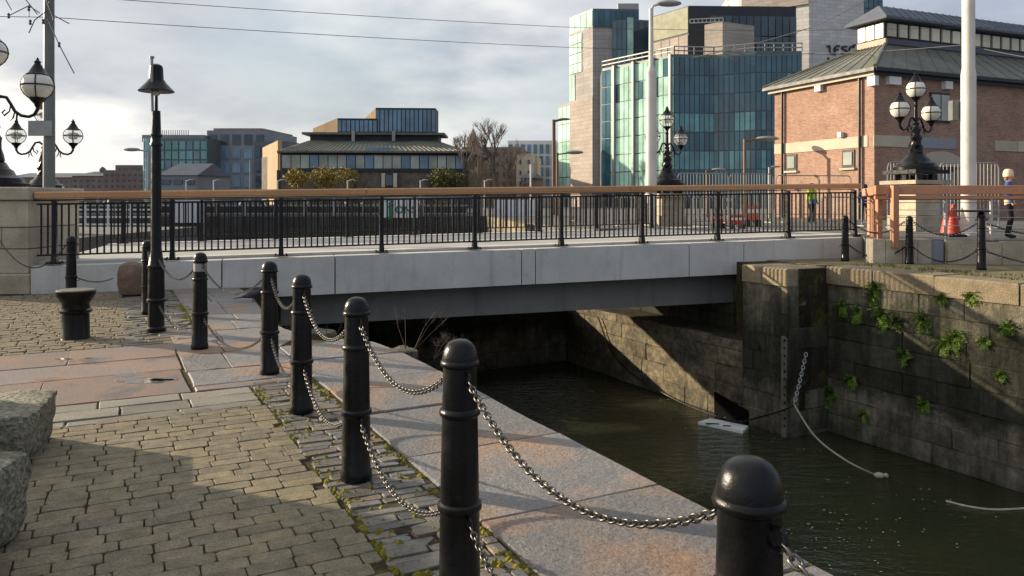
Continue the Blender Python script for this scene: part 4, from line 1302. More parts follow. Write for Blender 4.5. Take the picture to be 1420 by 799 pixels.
M['brick_a'] = m_brick('warm_brick_side', lin(172, 132, 110), lin(150, 112, 94), lin(160, 148, 136), -math.atan2(0.92, -0.39))
M['brick_b'] = m_brick('warm_brick_front', lin(172, 132, 110), lin(150, 112, 94), lin(160, 148, 136), -math.atan2(0.39, 0.92))
M['band'] = pm('pale_stone_band', lin(196, 184, 164), 0.8, 0, 0.12, 1, 0.1, 20, 0.2)
M['gutter'] = pm('black_gutter', lin(36, 38, 42), 0.45, 0, 0.1, 1, 0.05, 10, 0)
M['larch'] = pm('weathered_larch_cladding', lin(166, 140, 108), 0.8, 0, 0.25, 0.6, 0.25, 5, 0, 0.01, 0.1, stretch=(6, 6, 0.2))
M['rubble'] = pm('dark_rubble_stone', lin(108, 100, 90), 0.9, 0, 0.35, 1.2, 0.3, 6, 0)
M['greyclad'] = pm('grey_panel_cladding', lin(138, 144, 152), 0.7, 0, 0.15, 0.2, 0.05, 3, 0)
M['darkbrick'] = pm('brown_far_masonry', lin(130, 118, 112), 0.9, 0, 0.2, 0.3, 0.1, 3, 0)
M['farroof'] = pm('far_roof_slate', lin(92, 98, 108), 0.8, 0, 0.15, 0.3, 0.1, 2, 0)

def grid_facade(root, p0, p1, z0, z1, cols, rows, mat, frame=0.12, proud=0.06, name='pane', skip=None, widths=None, heights=None):
    """panes as separate parts on the wall line p0-p1 (face towards the right of p0->p1 rotated -90)"""
    p0 = Vector((p0[0], p0[1])); p1 = Vector((p1[0], p1[1])); u = p1 - p0; L = u.length; u.normalize()
    nn = Vector((u.y, -u.x)); rz = math.atan2(u.y, u.x)
    ws = widths or [1.0] * cols; tot = sum(ws); hs = heights or [1.0] * rows; toth = sum(hs)
    x = 0
    for i in range(cols):
        w = L * ws[i] / tot; z = z0
        for j in range(rows):
            h = (z1 - z0) * hs[j] / toth
            if not (skip and skip(i, j)):
                mt = mat(i, j) if callable(mat) else mat
                c = p0 + u * (x + w / 2) + nn * (proud * 0.5 - 0.02)
                slab(name, mt, root, (c.x, c.y, z + h / 2), (w - frame, proud, h - frame), rz)
            z += h
        x += w
def wallprism(root, pts, z0, z1, mat, name='wall'):
    mb = MB(); mb.prism([(p[0], p[1]) for p in pts], z0, z1)
    return mb.build(name, mat, root)
rb = random.Random(77)

# --- brick building with lantern roof
bb = thing('brick_building', 'two storey brown brick building with lantern roof behind the right railing', 'building')
U = Vector((0.92, 0.39)); U.normalize(); V = Vector((-U.y, U.x))
A0 = Vector((16.9, 36.0)); LEN = 26.0; DEP = 6.6; GZ = STREET_Z; EZ = 7.72
P = lambda a, b: A0 + U * a + V * b
def quadwall(name, a, b, z0, z1, mat, th=0.3):
    a = Vector((a[0], a[1])); b = Vector((b[0], b[1])); u = (b - a).normalized(); nn = Vector((u.y, -u.x))
    mb = MB(); mb.prism([a, b, b - nn * th, a - nn * th], z0, z1); return mb.build(name, mat, bb)
quadwall('wall', P(0, 0), P(LEN, 0), GZ, EZ, M['brick_b'])
quadwall('wall', P(0, DEP), P(0, 0.301), GZ, EZ, M['brick_a'])
quadwall('corner_pier', P(-0.03, 0.302), P(-0.03, -0.03), GZ, EZ, M['brick_a'], 0.4)
quadwall('wall', P(LEN, DEP), P(0.31, DEP), GZ, EZ, M['brick_b'])
quadwall('wall', P(LEN, 0.31), P(LEN, DEP - 0.31), GZ, EZ, M['brick_a'])
zB = 1.6 + (280 - 193) / F * 36.0
quadwall('stone_band', P(-0.03, DEP), P(-0.03, 0.36), zB - 0.33, zB + 0.2, M['band'], 0.08)
for a, b in ((-0.06, 2.4), (8.3, 10.0), (10.05, 13.0)):
    quadwall('stone_band', P(a, -0.04), P(b, -0.04), zB - 0.33, zB + 0.2, M['band'], 0.05)
quadwall('sign_panel', P(2.45, -0.04), P(5.4, -0.04), zB - 0.33, zB + 0.2, M['greyclad'], 0.05)
# small windows in the side wall
for b in (5.3, 1.5):
    c = P(-0.01, b); w = slab('window', M['darkclad'], bb, (c.x, c.y, 1.6 + (280 - 221) / F * 38), (0.08, 0.75, 0.85), math.atan2(U.y, U.x))
    slab('pane', M['paleglass'], bb, (c.x - U.x * .05, c.y - U.y * .05, 1.6 + (280 - 221) / F * 38), (0.06, 0.52, 0.62), math.atan2(U.y, U.x))
    slab('sill', M['band'], bb, (c.x - U.x * .06, c.y - U.y * .06, 1.6 + (280 - 221) / F * 38 - 0.5), (0.16, 0.9, 0.1), math.atan2(U.y, U.x))
URZ = math.atan2(U.y, U.x)
for a, w, zc, h in ((4.3, 1.35, 1.6 + (280 - 148) / F * 37.2, 1.45),):
    c = P(a, -0.02); slab('window', M['gutter'], bb, (c.x, c.y, zc), (w, 0.1, h), URZ)
    for i in (-1, 1):
        c2 = P(a + i * w * .24, -0.085); slab('pane', M['paleglass'], bb, (c2.x, c2.y, zc), (w * .42, 0.05, h * .86), URZ)
for a, w in ((4.2, 2.3), (11.5, 1.6)):
    c = P(a, -0.02); slab('doorway', M['darkclad'], bb, (c.x, c.y, GZ + 1.25), (w, 0.1, 2.5), URZ)
    for i in range(3):
        c2 = P(a + (i - 1) * w * .31, -0.085); slab('door_leaf', M['greyclad'], bb, (c2.x, c2.y, GZ + 1.2), (w * .28, 0.05, 2.2), URZ)
# pale pediment over the doorway
mb = MB(); c = P(4.2, -0.10)
arc = [(math.cos(a) * 1.55, math.sin(a) * 0.75) for a in [math.pi * i / 12 for i in range(13)]]
vs = [(c.x + U.x * x - V.x * q, c.y + U.y * x - V.y * q, GZ + 2.55 + z) for q in (0, 0.12) for x, z in arc]
mb.add(vs, [tuple(range(13)), tuple(range(25, 12, -1))] + [(i, i + 13, (i + 1) % 13 + 13, (i + 1) % 13) for i in range(13)])
mb.build('door_arch', M['band'], bb)
# roof: lower hip, lantern, upper hip
OH = 0.42
INA, INB = 3.5, 2.45
ZL = 9.72
e = [P(-OH, -OH), P(LEN + OH, -OH), P(LEN + OH, DEP + OH), P(-OH, DEP + OH)]
l_ = [P(INA, INB), P(LEN - INA, INB), P(LEN - INA, DEP - INB), P(INA, DEP - INB)]
mb = MB()
vs = [(p.x, p.y, EZ + 0.02) for p in e] + [(p.x, p.y, EZ + 0.12) for p in e] + [(p.x, p.y, ZL) for p in l_]
mb.add(vs, [(3, 2, 1, 0)] + [(i, (i+1) % 4, 4 + (i+1) % 4, 4 + i) for i in range(4)] + [(4 + i, 4 + (i+1) % 4, 8 + (i+1) % 4, 8 + i) for i in range(4)] + [(8, 9, 10, 11)])
roof = mb.build('roof', M['slate'], bb)
for i, (a, b) in enumerate(((0, 1), (3, 0))):
    mb = MB(); q = 0.10
    mb.bar(Vector((e[a].x, e[a].y, EZ + 0.0)) , Vector((e[b].x, e[b].y, EZ + 0.0)), 0.16, 0.15)
    mb.build('gutter', M['gutter'], roof)
for (a, b) in ((3, 0), (0, 1)):
    mb = MB(); sh = 0.16
    pa = P(-OH + .2, DEP + OH - .2) if a == 3 else P(-OH + .2, -OH + .2); pb = P(-OH + .2, -OH + .2) if a == 3 else P(LEN + OH - .2, -OH + .2)
    mb.bar(Vector((pa.x, pa.y, EZ - 0.14)), Vector((pb.x, pb.y, EZ - 0.14)), 0.1, 0.2)
    mb.build('soffit_board', M['band'] if a == 3 else M['gutter'], roof)
# hip ridges
for i in (0, 3):
    mb = MB(); mb.tube([(e[i].x, e[i].y, EZ + .14), (l_[i].x, l_[i].y, ZL + .02)], 0.09, 6); mb.build('hip_tile', M['slate'], roof)
# standing seams on the visible slopes
for i in range(1, 26):
    f = i / 26
    a = Vector((*e[0].lerp(e[1], f), EZ + .13)); b0 = l_[0].lerp(l_[1], f); b = Vector((*b0, ZL + .015))
    mb = MB(); mb.bar(a, b, 0.035, 0.035); mb.build('seam', M['slate'], roof)
for i in range(1, 9):
    f = i / 9
    a = Vector((*e[3].lerp(e[0], f), EZ + .13)); b = Vector((*l_[3].lerp(l_[0], f), ZL + .015))
    mb = MB(); mb.bar(a, b, 0.035, 0.035); mb.build('seam', M['slate'], roof)
# lantern walls and lights
ZT = ZL + 1.2
wallprism(bb, l_, ZL - 0.2, ZT, M['gutter'], 'lantern')
grid_facade(bb, l_[0] - V * .0, l_[1], ZL + 0.28, ZT - 0.04, 24, 1, lambda i, j: M['lantern'], 0.22, 0.12, 'lantern_pane')
grid_facade(bb, l_[3], l_[0], ZL + 0.28, ZT - 0.04, 3, 1, lambda i, j: M['lantern'], 0.10, 0.12, 'lantern_pane')
quadwall('lantern_sill', l_[3] - U * .12 , l_[0] - U * .12 - V * .12, ZL - 0.05, ZL + 0.26, M['band'], 0.12)
quadwall('lantern_sill', l_[0] - V * .13, l_[1] - V * .13, ZL - 0.02, ZL + 0.26, M['farroof'], 0.12)
o2 = 0.5
ue = [l_[0] - U * o2 - V * o2, l_[1] + U * o2 - V * o2, l_[2] + U * o2 + V * o2, l_[3] - U * o2 + V * o2]
r0 = P(INA + 0.5, DEP / 2); r1 = P(LEN - INA - 0.5, DEP / 2); ZR = ZT + 1.0
mb = MB()
vs = [(p.x, p.y, ZT + .0) for p in ue] + [(p.x, p.y, ZT + .12) for p in ue] + [(r0.x, r0.y, ZR), (r1.x, r1.y, ZR)]
mb.add(vs, [(3, 2, 1, 0)] + [(i, (i+1) % 4, 4 + (i+1) % 4, 4 + i) for i in range(4)] + [(4, 5, 9, 8), (5, 6, 9), (6, 7, 8, 9), (7, 4, 8)])
ur = mb.build('lantern_roof', M['farroof'], bb)
for i in range(1, 34):
    f = i / 34; a = Vector((*ue[0].lerp(ue[1], f), ZT + .13)); b = Vector((*r0.lerp(r1, f), ZR + .01))
    mb = MB(); mb.bar(a, b, 0.05, 0.05); mb.build('seam', M['farroof'], ur)
# downpipes, alarm boxes, flood lights
for a, b in ((-0.12, 0.75), (-0.12, DEP - 0.7)):
    c = P(a, b); mb = MB(); mb.tube([(c.x, c.y, GZ), (c.x, c.y, EZ - .05)], 0.07, 8); mb.build('downpipe', M['gutter'], bb, smooth=True)
for a, b, z, w, h in ((-0.1, 3.3, 1.6 + (280 - 118) / F * 38, .4, .35), (-0.14, -0.05, 1.6 + (280 - 113) / F * 36, .45, .45), (-0.1, 1.9, zB + 0.35, .22, .25)):
    c = P(a, b); slab('alarm_box', M['white'], bb, (c.x, c.y, z), (0.25, w, h), URZ)
for a, z, w, h in ((1.1, 1.6 + (280 - 108) / F * 36.3, .75, .65), (6.6 - 1.9, 1.6 + (280 - 115) / F * 37, .5, .4)):
    c = P(a, -0.12); slab('alarm_box', M['white'], bb, (c.x, c.y, z), (w, 0.25, h), URZ)

# --- glass office block
ob = thing('glass_office', 'green glass office block with stone tower and dark upper storeys', 'building')
oz0 = 0.7
c0 = at(935, 75, 100); ztop = c0.z; c0 = c0.xy
cL = at(835, 95, 111).xy
cR1 = at(990, 73, 100.6).xy; cR2 = at(1048, 73, 98.0).xy; cR = at(1112, 73, 98.0).xy
wallprism(ob, [cL, c0, cR1, cR2, cR, Vector((44, 125)), Vector((14, 125))], oz0, ztop, M['mullion'], 'frame')
fl = [1.0] * 7
def lit(i, j): return M['curtain'] if rb.random() > 0.12 else M['curtain2']
grid_facade(ob, cL, c0, oz0 + 2.6, ztop - 0.3, 15, 7, lambda i, j: M['curtain'] if i > 1 and rb.random() > .06 else M['curtain2'], 0.14, 0.12, 'pane')
grid_facade(ob, c0, cR1, oz0 + 2.6, ztop - 0.3, 8, 7, lambda i, j: M['curtain3'] if j in (1, 3) else M['curtain2'], 0.12, 0.12, 'pane')
grid_facade(ob, cR1, cR2, oz0 + 2.6, ztop - 0.3, 8, 7, lambda i, j: M['curtain3'] if j in (1, 3) and rb.random() > .3 else M['curtain2'], 0.12, 0.12, 'pane')
grid_facade(ob, cR2, cR, oz0 + 2.6, ztop - 0.3, 9, 7, lambda i, j: M['curtain2'] if rb.random() > .14 else M['curtain3'], 0.12, 0.12, 'pane')
for f in (0.2, 0.48, 0.74, 0.97):
    p = cL.lerp(c0, f); u = (c0 - cL).normalized(); nn = Vector((u.y, -u.x)); q = p + nn * 0.25
    slab('mast_fin', M['galv'], ob, (q.x, q.y, (oz0 + ztop) / 2), (0.35, 0.5, ztop - oz0), math.atan2(u.y, u.x))
# ground storey
grid_facade(ob, cL, c0, oz0, oz0 + 2.3, 10, 1, M['darkglass'], 0.5, 0.14, 'ground_pane')
grid_facade(ob, c0, cR1, oz0, oz0 + 2.3, 4, 1, M['darkglass'], 0.5, 0.14, 'ground_pane')
# roof parapet rail
for a, b in ((cL, c0), (c0, cR1), (cR1, cR2), (cR2, cR)):
    mb = MB()
    for dz in (0.45, 1.0):
        mb.bar((a.x, a.y, ztop + dz), (b.x, b.y, ztop + dz), 0.12, 0.14)
    n = max(2, int((b - a).length / 1.1))
    for i in range(n + 1):
        p = a.lerp(b, i / n); mb.box((p.x, p.y, ztop + 0.5), (0.12, 0.12, 1.0))
    mb.build('parapet_rail', M['galv'], ob)
# stone tower
t0 = at(822, 12, 119); tz = t0.z; t0 = t0.xy
tL = at(790, 25, 125).xy; tR = at(849, 12, 119.2).xy; tRR = at(886, 16, 119.4).xy
zs_ = 1.6 + (280 - 38) / F * 119
wallprism(ob, [tL, t0, tR, Vector((18, 134)), Vector((10.5, 136))], oz0, zs_, M['ashlar'], 'tower')
wallprism(ob, [tL + Vector((-.02, -.02)), t0 + Vector((0, -.04)), tRR, Vector((20, 134)), Vector((10.5, 136.2))], zs_ + 0.02, tz, M['mullion'], 'tower_top')
grid_facade(ob, tL, t0, zs_ + .1, tz - .2, 4, 1, M['curtain'], 0.15, 0.1)
grid_facade(ob, t0, tRR, zs_ + .1, tz - .2, 8, 1, lambda i, j: M['curtain2'], 0.15, 0.12)
# glazed slot down the left face of the tower
tm = tL.lerp(t0, 0.56)
grid_facade(ob, tL, tm, 1.6 + (280 - 102) / F * 123, zs_ - 0.15, 3, 4, M['curtain'], 0.15, 0.14)
tm2 = tL.lerp(t0, 0.26)
grid_facade(ob, tL, tm2, 1.6 + (280 - 141) / F * 124, 1.6 + (280 - 102) / F * 123, 2, 1, M['curtain'], 0.15, 0.14)
# stone side of tower catching the sun
wallprism(ob, [tL.lerp(t0, .02) + Vector((-.05, -.05)), t0 + Vector((-.05, -.06)), t0 + Vector((0.0, .05)), tL.lerp(t0, .02) + Vector((.05, .05))], oz0, 1.6 + (280 - 140) / F * 124, M['ashlar_side'], 'tower_side')
# low wing at the far left
wL = at(775, 145, 130).xy; wR = at(792, 145, 126).xy
wallprism(ob, [wL, wR, Vector((12, 136)), Vector((9, 138))], oz0, 1.6 + (280 - 143) / F * 127, M['mullion'], 'wing')
grid_facade(ob, wL, wR, oz0 + 2, 1.6 + (280 - 147) / F * 127, 3, 5, M['curtain'], 0.15, 0.12)
# slot of dark glass between tower and block
s0 = at(849, 40, 119.0).xy; s1 = at(876, 28, 118.2).xy; s2 = at(912, 28, 119).xy
wallprism(ob, [s0, s1, s2, Vector((26, 134)), Vector((16.5, 134))], oz0, 1.6 + (280 - 27) / F * 118.2, M['mullion'], 'stair_slot')
grid_facade(ob, s0, s1, 12, 1.6 + (280 - 29) / F * 118.2, 4, 4, M['curtain2'], 0.14, 0.12)
grid_facade(ob, s1, s2, 12, 1.6 + (280 - 29) / F * 118.2, 4, 4, M['darkglass'], 0.14, 0.12)
fin_ = s1.lerp(s0, 0.02); slab('glass_fin', M['curtain'], ob, (fin_.x - .2, fin_.y - .3, 1.6 + (280 - 55) / F * 118.2), (0.9, 0.2, 6.6))
# set back upper storeys
u0 = at(906, 24, 112).xy; u1 = at(955, 8, 106).xy; u2 = at(1104, 8, 106.5).xy
zu = 1.6 + (280 - 8) / F * 106
wallprism(ob, [u0, u1, u2, Vector((42, 124)), Vector((22, 126))], ztop - 1, zu, M['darkclad'], 'upper_storey')
grid_facade(ob, u0, u1, 1.6 + (280 - 50) / F * 108, zu - .1, 1, 1, M['greenclad'], 0.1, 0.12, 'cladding_panel')
grid_facade(ob, u0, u1, ztop - .3, 1.6 + (280 - 52) / F * 108, 4, 1, M['ashlar_side'], 0.12, 0.16, 'stone_panel')
grid_facade(ob, at(985, 12, 104.8).xy, u2 - Vector((.3, 1.0)), ztop + .6, zu - 1.6, 12, 2, M['darkglass'], 0.12, 0.1)
b0 = at(977, 33, 104.5).xy; b1 = at(1002, 31, 102.6).xy
wallprism(ob, [b0, b1, b1 + Vector((6, 3)), b0 + Vector((6, 4))], ztop - .5, 1.6 + (280 - 32) / F * 103.4, M['ashlar_side'], 'roof_stair')
mb = MB()
ca, cb = at(957, 27, 104).to_3d(), at(1003, 25, 102)
for dz in (0, -0.5): mb.bar(ca + Vector((0, 0, dz)), cb + Vector((0, 0, dz)), 0.15, 0.12)
for i in range(9):
    p = ca.lerp(cb, i / 8); mb.box((p.x, p.y, p.z - .25), (0.1, 0.1, 0.5))
mb.build('roof_frame', M['galv'], ob)
mb = MB(); p = at(872, 12, 119)
mb.box((p.x, p.y + 1, tz + 0.45), (3.2, 1.2, 0.9)); mb.build('roof_plant', M['galv'], ob)

# --- stone faced tower behind, with raised lettering
st_ = thing('stone_office', 'tall pale stone office with dark lettering behind the brick building', 'building')
d0 = at(1030, 0, 135).xy; d1 = at(1122, 0, 128).xy; d2 = at(1198, 0, 131).xy; d3 = at(1224, 0, 133).xy
zt2 = 1.6 + (280 + 40) / F * 130
M['ashlar_pale'] = m_ashlar('pale_panel_stone', lin(206, 203, 199), 0.05)
wallprism(st_, [d0, d1, d2, Vector((64, 160)), Vector((42, 160))], 0.7, zt2, M['ashlar_pale'], 'wall')
mb = MB(); q0 = d2 + Vector((0.05, 0.35)); q1 = d3
mb.prism([q0, q1, Vector((66, 150)), Vector((60, 150))], 0.7, zt2 - 4, ); mb.build('glazed_wing', M['mullion'], st_)
grid_facade(st_, q0, q1, 26, zt2 - 4.2, 4, 6, M['curtain2'], 0.15, 0.14)
wallprism(st_, [d0 + Vector((-.3, -.3)), d0.lerp(d1, .98) + Vector((-.05, -.5)), d1 + Vector((.3, 3)), d0 + Vector((.5, 5))], 1.6 + (280 - 12) / F * 131, zt2 + 2, M['ashlar_side'], 'upper_wall')
def text_part(root, s, size, mat, loc, rot, name='lettering', ext=0.01, shear=0.0, sx=1.0):
    cu = bpy.data.curves.new(name, 'FONT'); cu.body = s; cu.size = size; cu.extrude = ext; cu.shear = shear; cu.offset = size * 0.025
    cu.materials.append(mat)
    o = bpy.data.objects.new(name, cu); COL.objects.link(o)
    me = bpy.data.meshes.new_from_object(o.evaluated_get(bpy.context.evaluated_depsgraph_get()))
    bpy.data.objects.remove(o)
    o = link(name, me, root, loc); o.rotation_euler = rot; o.scale = (sx, 1, 1)
    return o
M['letter'] = pm('dark_letter_metal', lin(58, 56, 66), 0.6, 0, 0.05, 1, 0.02, 10, 0)
# uncial letters drawn as strokes on the stone face
def on_face(px, py, out=0.12):
    u = (d2 - d1); f0 = d1
    # intersect the view ray with the face plane d1-d2
    dx = (px - 710) / F
    den = dx * u.y - u.x
    tt = (f0.x * u.y - f0.y * u.x) / den
    X, Yy = dx * tt, tt
    nn = Vector((u.y, -u.x)).normalized() * out
    return Vector((X + nn.x, Yy + nn.y, EYE - (py - HZ) / F * tt))
let = [[(1146, 64.5), (1150, 64), (1150, 73), (1153, 74.5), (1157, 73)], [(1157, 77), (1157, 66), (1160, 64), (1164, 64.3)], [(1155, 69), (1162, 69)], [(1174, 65), (1168, 65), (1166.5, 67), (1169, 69), (1173, 70), (1174, 73), (1171, 74.8), (1166, 74.2)], [(1184, 65.5), (1179, 65), (1177, 68), (1177, 72), (1179, 74.6), (1184, 74)], [(1186, 62.5), (1183, 63), (1182, 66)],
       [(1148, 80), (1148, 90)], [(1148, 84), (1152, 82.5), (1154, 85), (1154, 90)]]
for s_ in let:
    mb = MB()
    pts = [on_face(*q) for q in s_]
    for a, b in zip(pts[:-1], pts[1:]): mb.bar(a, b, 0.25, 0.27)
    mb.build('letter_stroke', M['letter'], st_)

# --- mid distance: hall with hipped roof and glazed attic boxes
hb = thing('waterside_hall', 'low hall with hipped grey roof and blue glazed attic boxes', 'building')
HY = 110.0
def hp(px, py, y=HY): return at(px, py, y)
k = HY / F
f0 = hp(388, 262).xy; f1 = hp(648, 262, 112).xy; fw_ = hp(363, 262, 121).xy
ez = 1.6 + (280 - 212) * k; rz_ = 1.6 + (280 - 194) * k
wallprism(hb, [f0, f1, Vector((f1.x + 2, 128)), Vector((fw_.x + 2, 128)), fw_], 0.7, ez - .1, M['rubble'], 'wall')
# timber gable screen at left
mb = MB(); a = hp(364, 205, 121); b = hp(386, 195, 110.6)
mb.add([(a.x, a.y, .7), (b.x, b.y - .3, .7), (b.x, b.y - .3, b.z), (a.x, a.y, a.z), (a.x + .6, a.y, .7), (b.x + .6, b.y - .3, .7), (b.x + .6, b.y - .3, b.z), (a.x + .6, a.y, a.z)],
       [(0, 1, 2, 3), (7, 6, 5, 4), (0, 4, 5, 1), (1, 5, 6, 2), (2, 6, 7, 3), (3, 7, 4, 0)])
ge = mb.build('timber_gable', M['larch'], hb)
g0, g1 = a.lerp(b, .15), a.lerp(b, .8)
mb = MB(); mb.add([(g0.x - .06, g0.y, 1.6 + (280 - 231) * .107), (g1.x - .06, g1.y, 1.6 + (280 - 231) * .105), (g1.x - .06, g1.y, 1.6 + (280 - 218) * .105), (g0.x - .06, g0.y, 1.6 + (280 - 219) * .107)], [(0, 1, 2, 3)])
mb.build('gable_window', M['larchdark'] if 'larchdark' in M else M['darkbrick'], hb)
# glazed band
wallprism(hb, [f0 + Vector((.3, -.35)), f1 + Vector((-.3, -.35)), f1 + Vector((-.3, -.02)), f0 + Vector((.3, -.02))], 1.6 + (280 - 237) * k, ez - .12, M['darkclad'], 'glazing_frame')
grid_facade(hb, f0 + Vector((.4, -.36)), f1 + Vector((-.4, -.36)), 1.6 + (280 - 234) * k, ez - .3, 20, 1, lambda i, j: M['paleglass'] if rb.random() > .15 else M['blueglass'], 0.12, 0.12)
for i in range(6):
    q = f0.lerp(f1, i / 5); slab('column', M['darkclad'], hb, (q.x, q.y - .6, 3.4), (0.4, 0.4, 5.4))
# stone openings below
for px in (612, 540):
    q = hp(px, 250, 110.5); slab('window', M['darkglass'], hb, (q.x, q.y - .1, q.z), (1.0, .2, 1.5))
    for s_ in (-1, 1): slab('quoin', M['band'], hb, (q.x + s_ * .85, q.y - .1, q.z), (.5, .3, 2.0))
# hipped roof
mb = MB()
E = [hp(384, 213, 109), hp(650, 213, 110.5), Vector((f1.x + 4, 130, ez)), Vector((fw_.x, 130, ez))]
R = [hp(428, 194, 117), hp(608, 194, 118), Vector((hp(608, 194, 118).x, 123, rz_)), Vector((hp(428, 194, 117).x, 123, rz_))]
zr = 1.6 + (280 - 195) * 117 / F
vs = [(p.x, p.y, ez) for p in E] + [(p.x, p.y, ez + .25) for p in E] + [(p.x, p.y, zr) for p in R]
mb.add(vs, [(3, 2, 1, 0)] + [(i, (i+1) % 4, 4 + (i+1) % 4, 4 + i) for i in range(4)] + [(4 + i, 4 + (i+1) % 4, 8 + (i+1) % 4, 8 + i) for i in range(4)] + [(8, 9, 10, 11)])
hr = mb.build('roof', M['slate'], hb)
for i in range(1, 40):
    f = i / 40
    a = E[0].lerp(E[1], f); b = R[0].lerp(R[1], f)
    mb = MB(); mb.bar((a.x, a.y, ez + .27), (b.x, b.y, zr + .03), 0.14, 0.12); mb.build('seam', M['slate'], hr)
q = hp(528, 207, 111.5); mb = MB(); mb.bar(hp(508, 208.5, 110.8) + Vector((0, 0, .15)), hp(545, 208.5, 111.4) + Vector((0, 0, .15)), 0.9, .5); mb.build('skylight', M['blueglass'], hr)
# clerestory strip and attic boxes
a, b = hp(430, 190, 117.3), hp(608, 190, 118.3)
zc1 = 1.6 + (280 - 187) * 117 / F
wallprism(hb, [a.xy, b.xy, Vector((b.x, 123)), Vector((a.x, 123))], zr - .2, zc1, M['darkclad'], 'clerestory')
wallprism(hb, [a.xy + Vector((-1, -1)), b.xy + Vector((1, -1)), Vector((b.x + 1, 124)), Vector((a.x - 1, 124))], zc1 + .01, zc1 + .35, M['slate'], 'clerestory_roof')
def attic(px0, px1, pxs, y, py0, py1, cols):
    z0, z1 = 1.6 + (280 - py0) * y / F, 1.6 + (280 - py1) * y / F
    A_, B_ = at(px0, py0, y), at(px1, py0, y + .5)
    wallprism(hb, [A_.xy, B_.xy, Vector((B_.x, 125)), Vector((A_.x, 125))], z0, z1, M['darkclad'], 'attic_box')
    grid_facade(hb, A_.xy, B_.xy, z0 + .1, z1 - .25, cols, 1, M['blueglass'], 0.14, 0.16, 'attic_pane')
    S_ = at(pxs, py0, y + 3)
    mb = MB()
    zz1 = z0 + (z1 - z0) * 0.42
    mb.add([(S_.x, S_.y, z0), (A_.x, A_.y, z0), (A_.x, A_.y, z1), (S_.x, S_.y, zz1), (S_.x + .4, S_.y + 3, z0), (A_.x, A_.y + 3, z0), (A_.x, A_.y + 3, z1), (S_.x + .4, S_.y + 3, zz1)],
           [(0, 1, 2, 3), (7, 6, 5, 4), (3, 2, 6, 7), (0, 3, 7, 4)])
    mb.build('timber_end', M['larch'], hb)
attic(468, 523, 434, 118.8, 184, 164, 9)
attic(521, 604, 498, 119.8, 184, 149.5, 14)
for px in (490, 546):
    q = hp(px, 190, 116.5); slab('roof_flue', M['galv'], hb, (q.x, q.y, zr + .6), (.45, .45, 1.6))

# --- generic further blocks
def block(label, cat, px0, px1, pytop, y, mat, cols, rows, pane, pybot=262, depth=18, frame=0.5, dy=0.0, roof=None, name='office_block', group=None):
    root = thing(name, label, cat, group=group)
    a, b = at(px0, pytop, y), at(px1, pytop, y + dy)
    z1 = a.z
    wallprism(root, [a.xy, b.xy, b.xy + Vector((2, depth)), a.xy + Vector((2, depth))], 0.7, z1, mat, 'wall')
    if cols: grid_facade(root, a.xy, b.xy, max(1.5, 1.6 + (280 - pybot) * y / F), z1 - .5, cols, rows, pane, frame, 0.2, 'window')
    if roof:
        mb = MB(); h = roof
        A_, B_ = a.xy, b.xy; m0 = A_ + Vector((1, depth / 2)); m1 = B_ + Vector((1, depth / 2)); A2, B2 = A_ + Vector((2, depth)), B_ + Vector((2, depth))
        mb.add([(A_.x - .4, A_.y - .4, z1), (B_.x + .4, B_.y - .4, z1), (B2.x + .4, B2.y + .4, z1), (A2.x - .4, A2.y + .4, z1), (m0.x, m0.y, z1 + h), (m1.x, m1.y, z1 + h)], [(0, 1, 5, 4), (1, 2, 5), (2, 3, 4, 5), (3, 0, 4), (3, 2, 1, 0)])
        mb.build('roof', M['farroof'], root)
    return root
GB = block('hazy blue-green glass office at the left with a curved corner', 'building', 199, 288, 192, 170, M['mullion'], 9, 5, lambda i, j: M['curtain3'] if (i + j) % 5 else M['blueglass'], frame=0.3)
p = at(240, 188, 174); slab('roof_storey', M['greyclad'], GB, (p.x, p.y + 4, 15.9), (14, 8, 1.6))
mb = MB(); p = at(207, 192, 170); mb.lathe([(2.6, 0.7), (2.6, p.z), (0.1, p.z + .2)], 16, (p.x + .6, p.y + 1.9, 0)); mb.build('curved_corner', M['curtain3'], GB, smooth=True)
mb = MB(); 
for i in range(14):
    q = at(222 + i * 3, 184, 172); mb.box((q.x, q.y, 16.9), (.12, .12, 1.4))
mb.build('roof_rail', M['galv'], GB)
block('grey office with dark glass bays beside the blue-green office', 'building', 287, 369, 181, 176, M['greyclad'], 5, 4, lambda i, j: M['darkglass'] if j > 2 else M['blueglass'], frame=0.9)
block('dark hazy block rising behind the grey glass offices', 'building', 296, 364, 178, 182, M['darkbrick'], 8, 5, M['darkglass'], frame=0.8)
block('low dark gable roofed house before the blue-green office', 'house', 222, 272, 243, 130, M['greyclad'], 3, 1, M['darkglass'], pybot=258, roof=2.2, depth=10, name='quay_house')
block('grey roofed block between the timber gable and the dark offices', 'building', 352, 400, 196, 150, M['farroof'], 4, 3, M['darkglass'], frame=.8)
block('brown hazy terrace with flat roof left of the glass offices', 'building', 143, 199, 236, 200, M['darkbrick'], 7, 3, M['darkglass'], frame=1.0)
block('lower stepped terrace beyond the bridge lamp', 'building', 100, 150, 244, 205, M['darkbrick'], 6, 2, M['darkglass'], frame=1.0, roof=1.5)
block('long low far roofline at the extreme left', 'building', 10, 104, 246, 230, M['darkbrick'], 12, 2, M['darkglass'], frame=1.2, roof=1.6)
cup = block('small far tower with a cupola over the low roofs', 'building', 130, 139, 240, 210, M['darkbrick'], 1, 1, M['darkglass'], depth=3, frame=.6, name='far_tower')
p = at(134.5, 240, 211); mb = MB(); mb.lathe([(0.9, p.z), (0.9, p.z + .9), (0.7, p.z + 1.3), (0.1, p.z + 1.8)], 10, (p.x + .8, p.y + 1.4, 0)); mb.build('cupola', M['farroof'], cup, smooth=True)
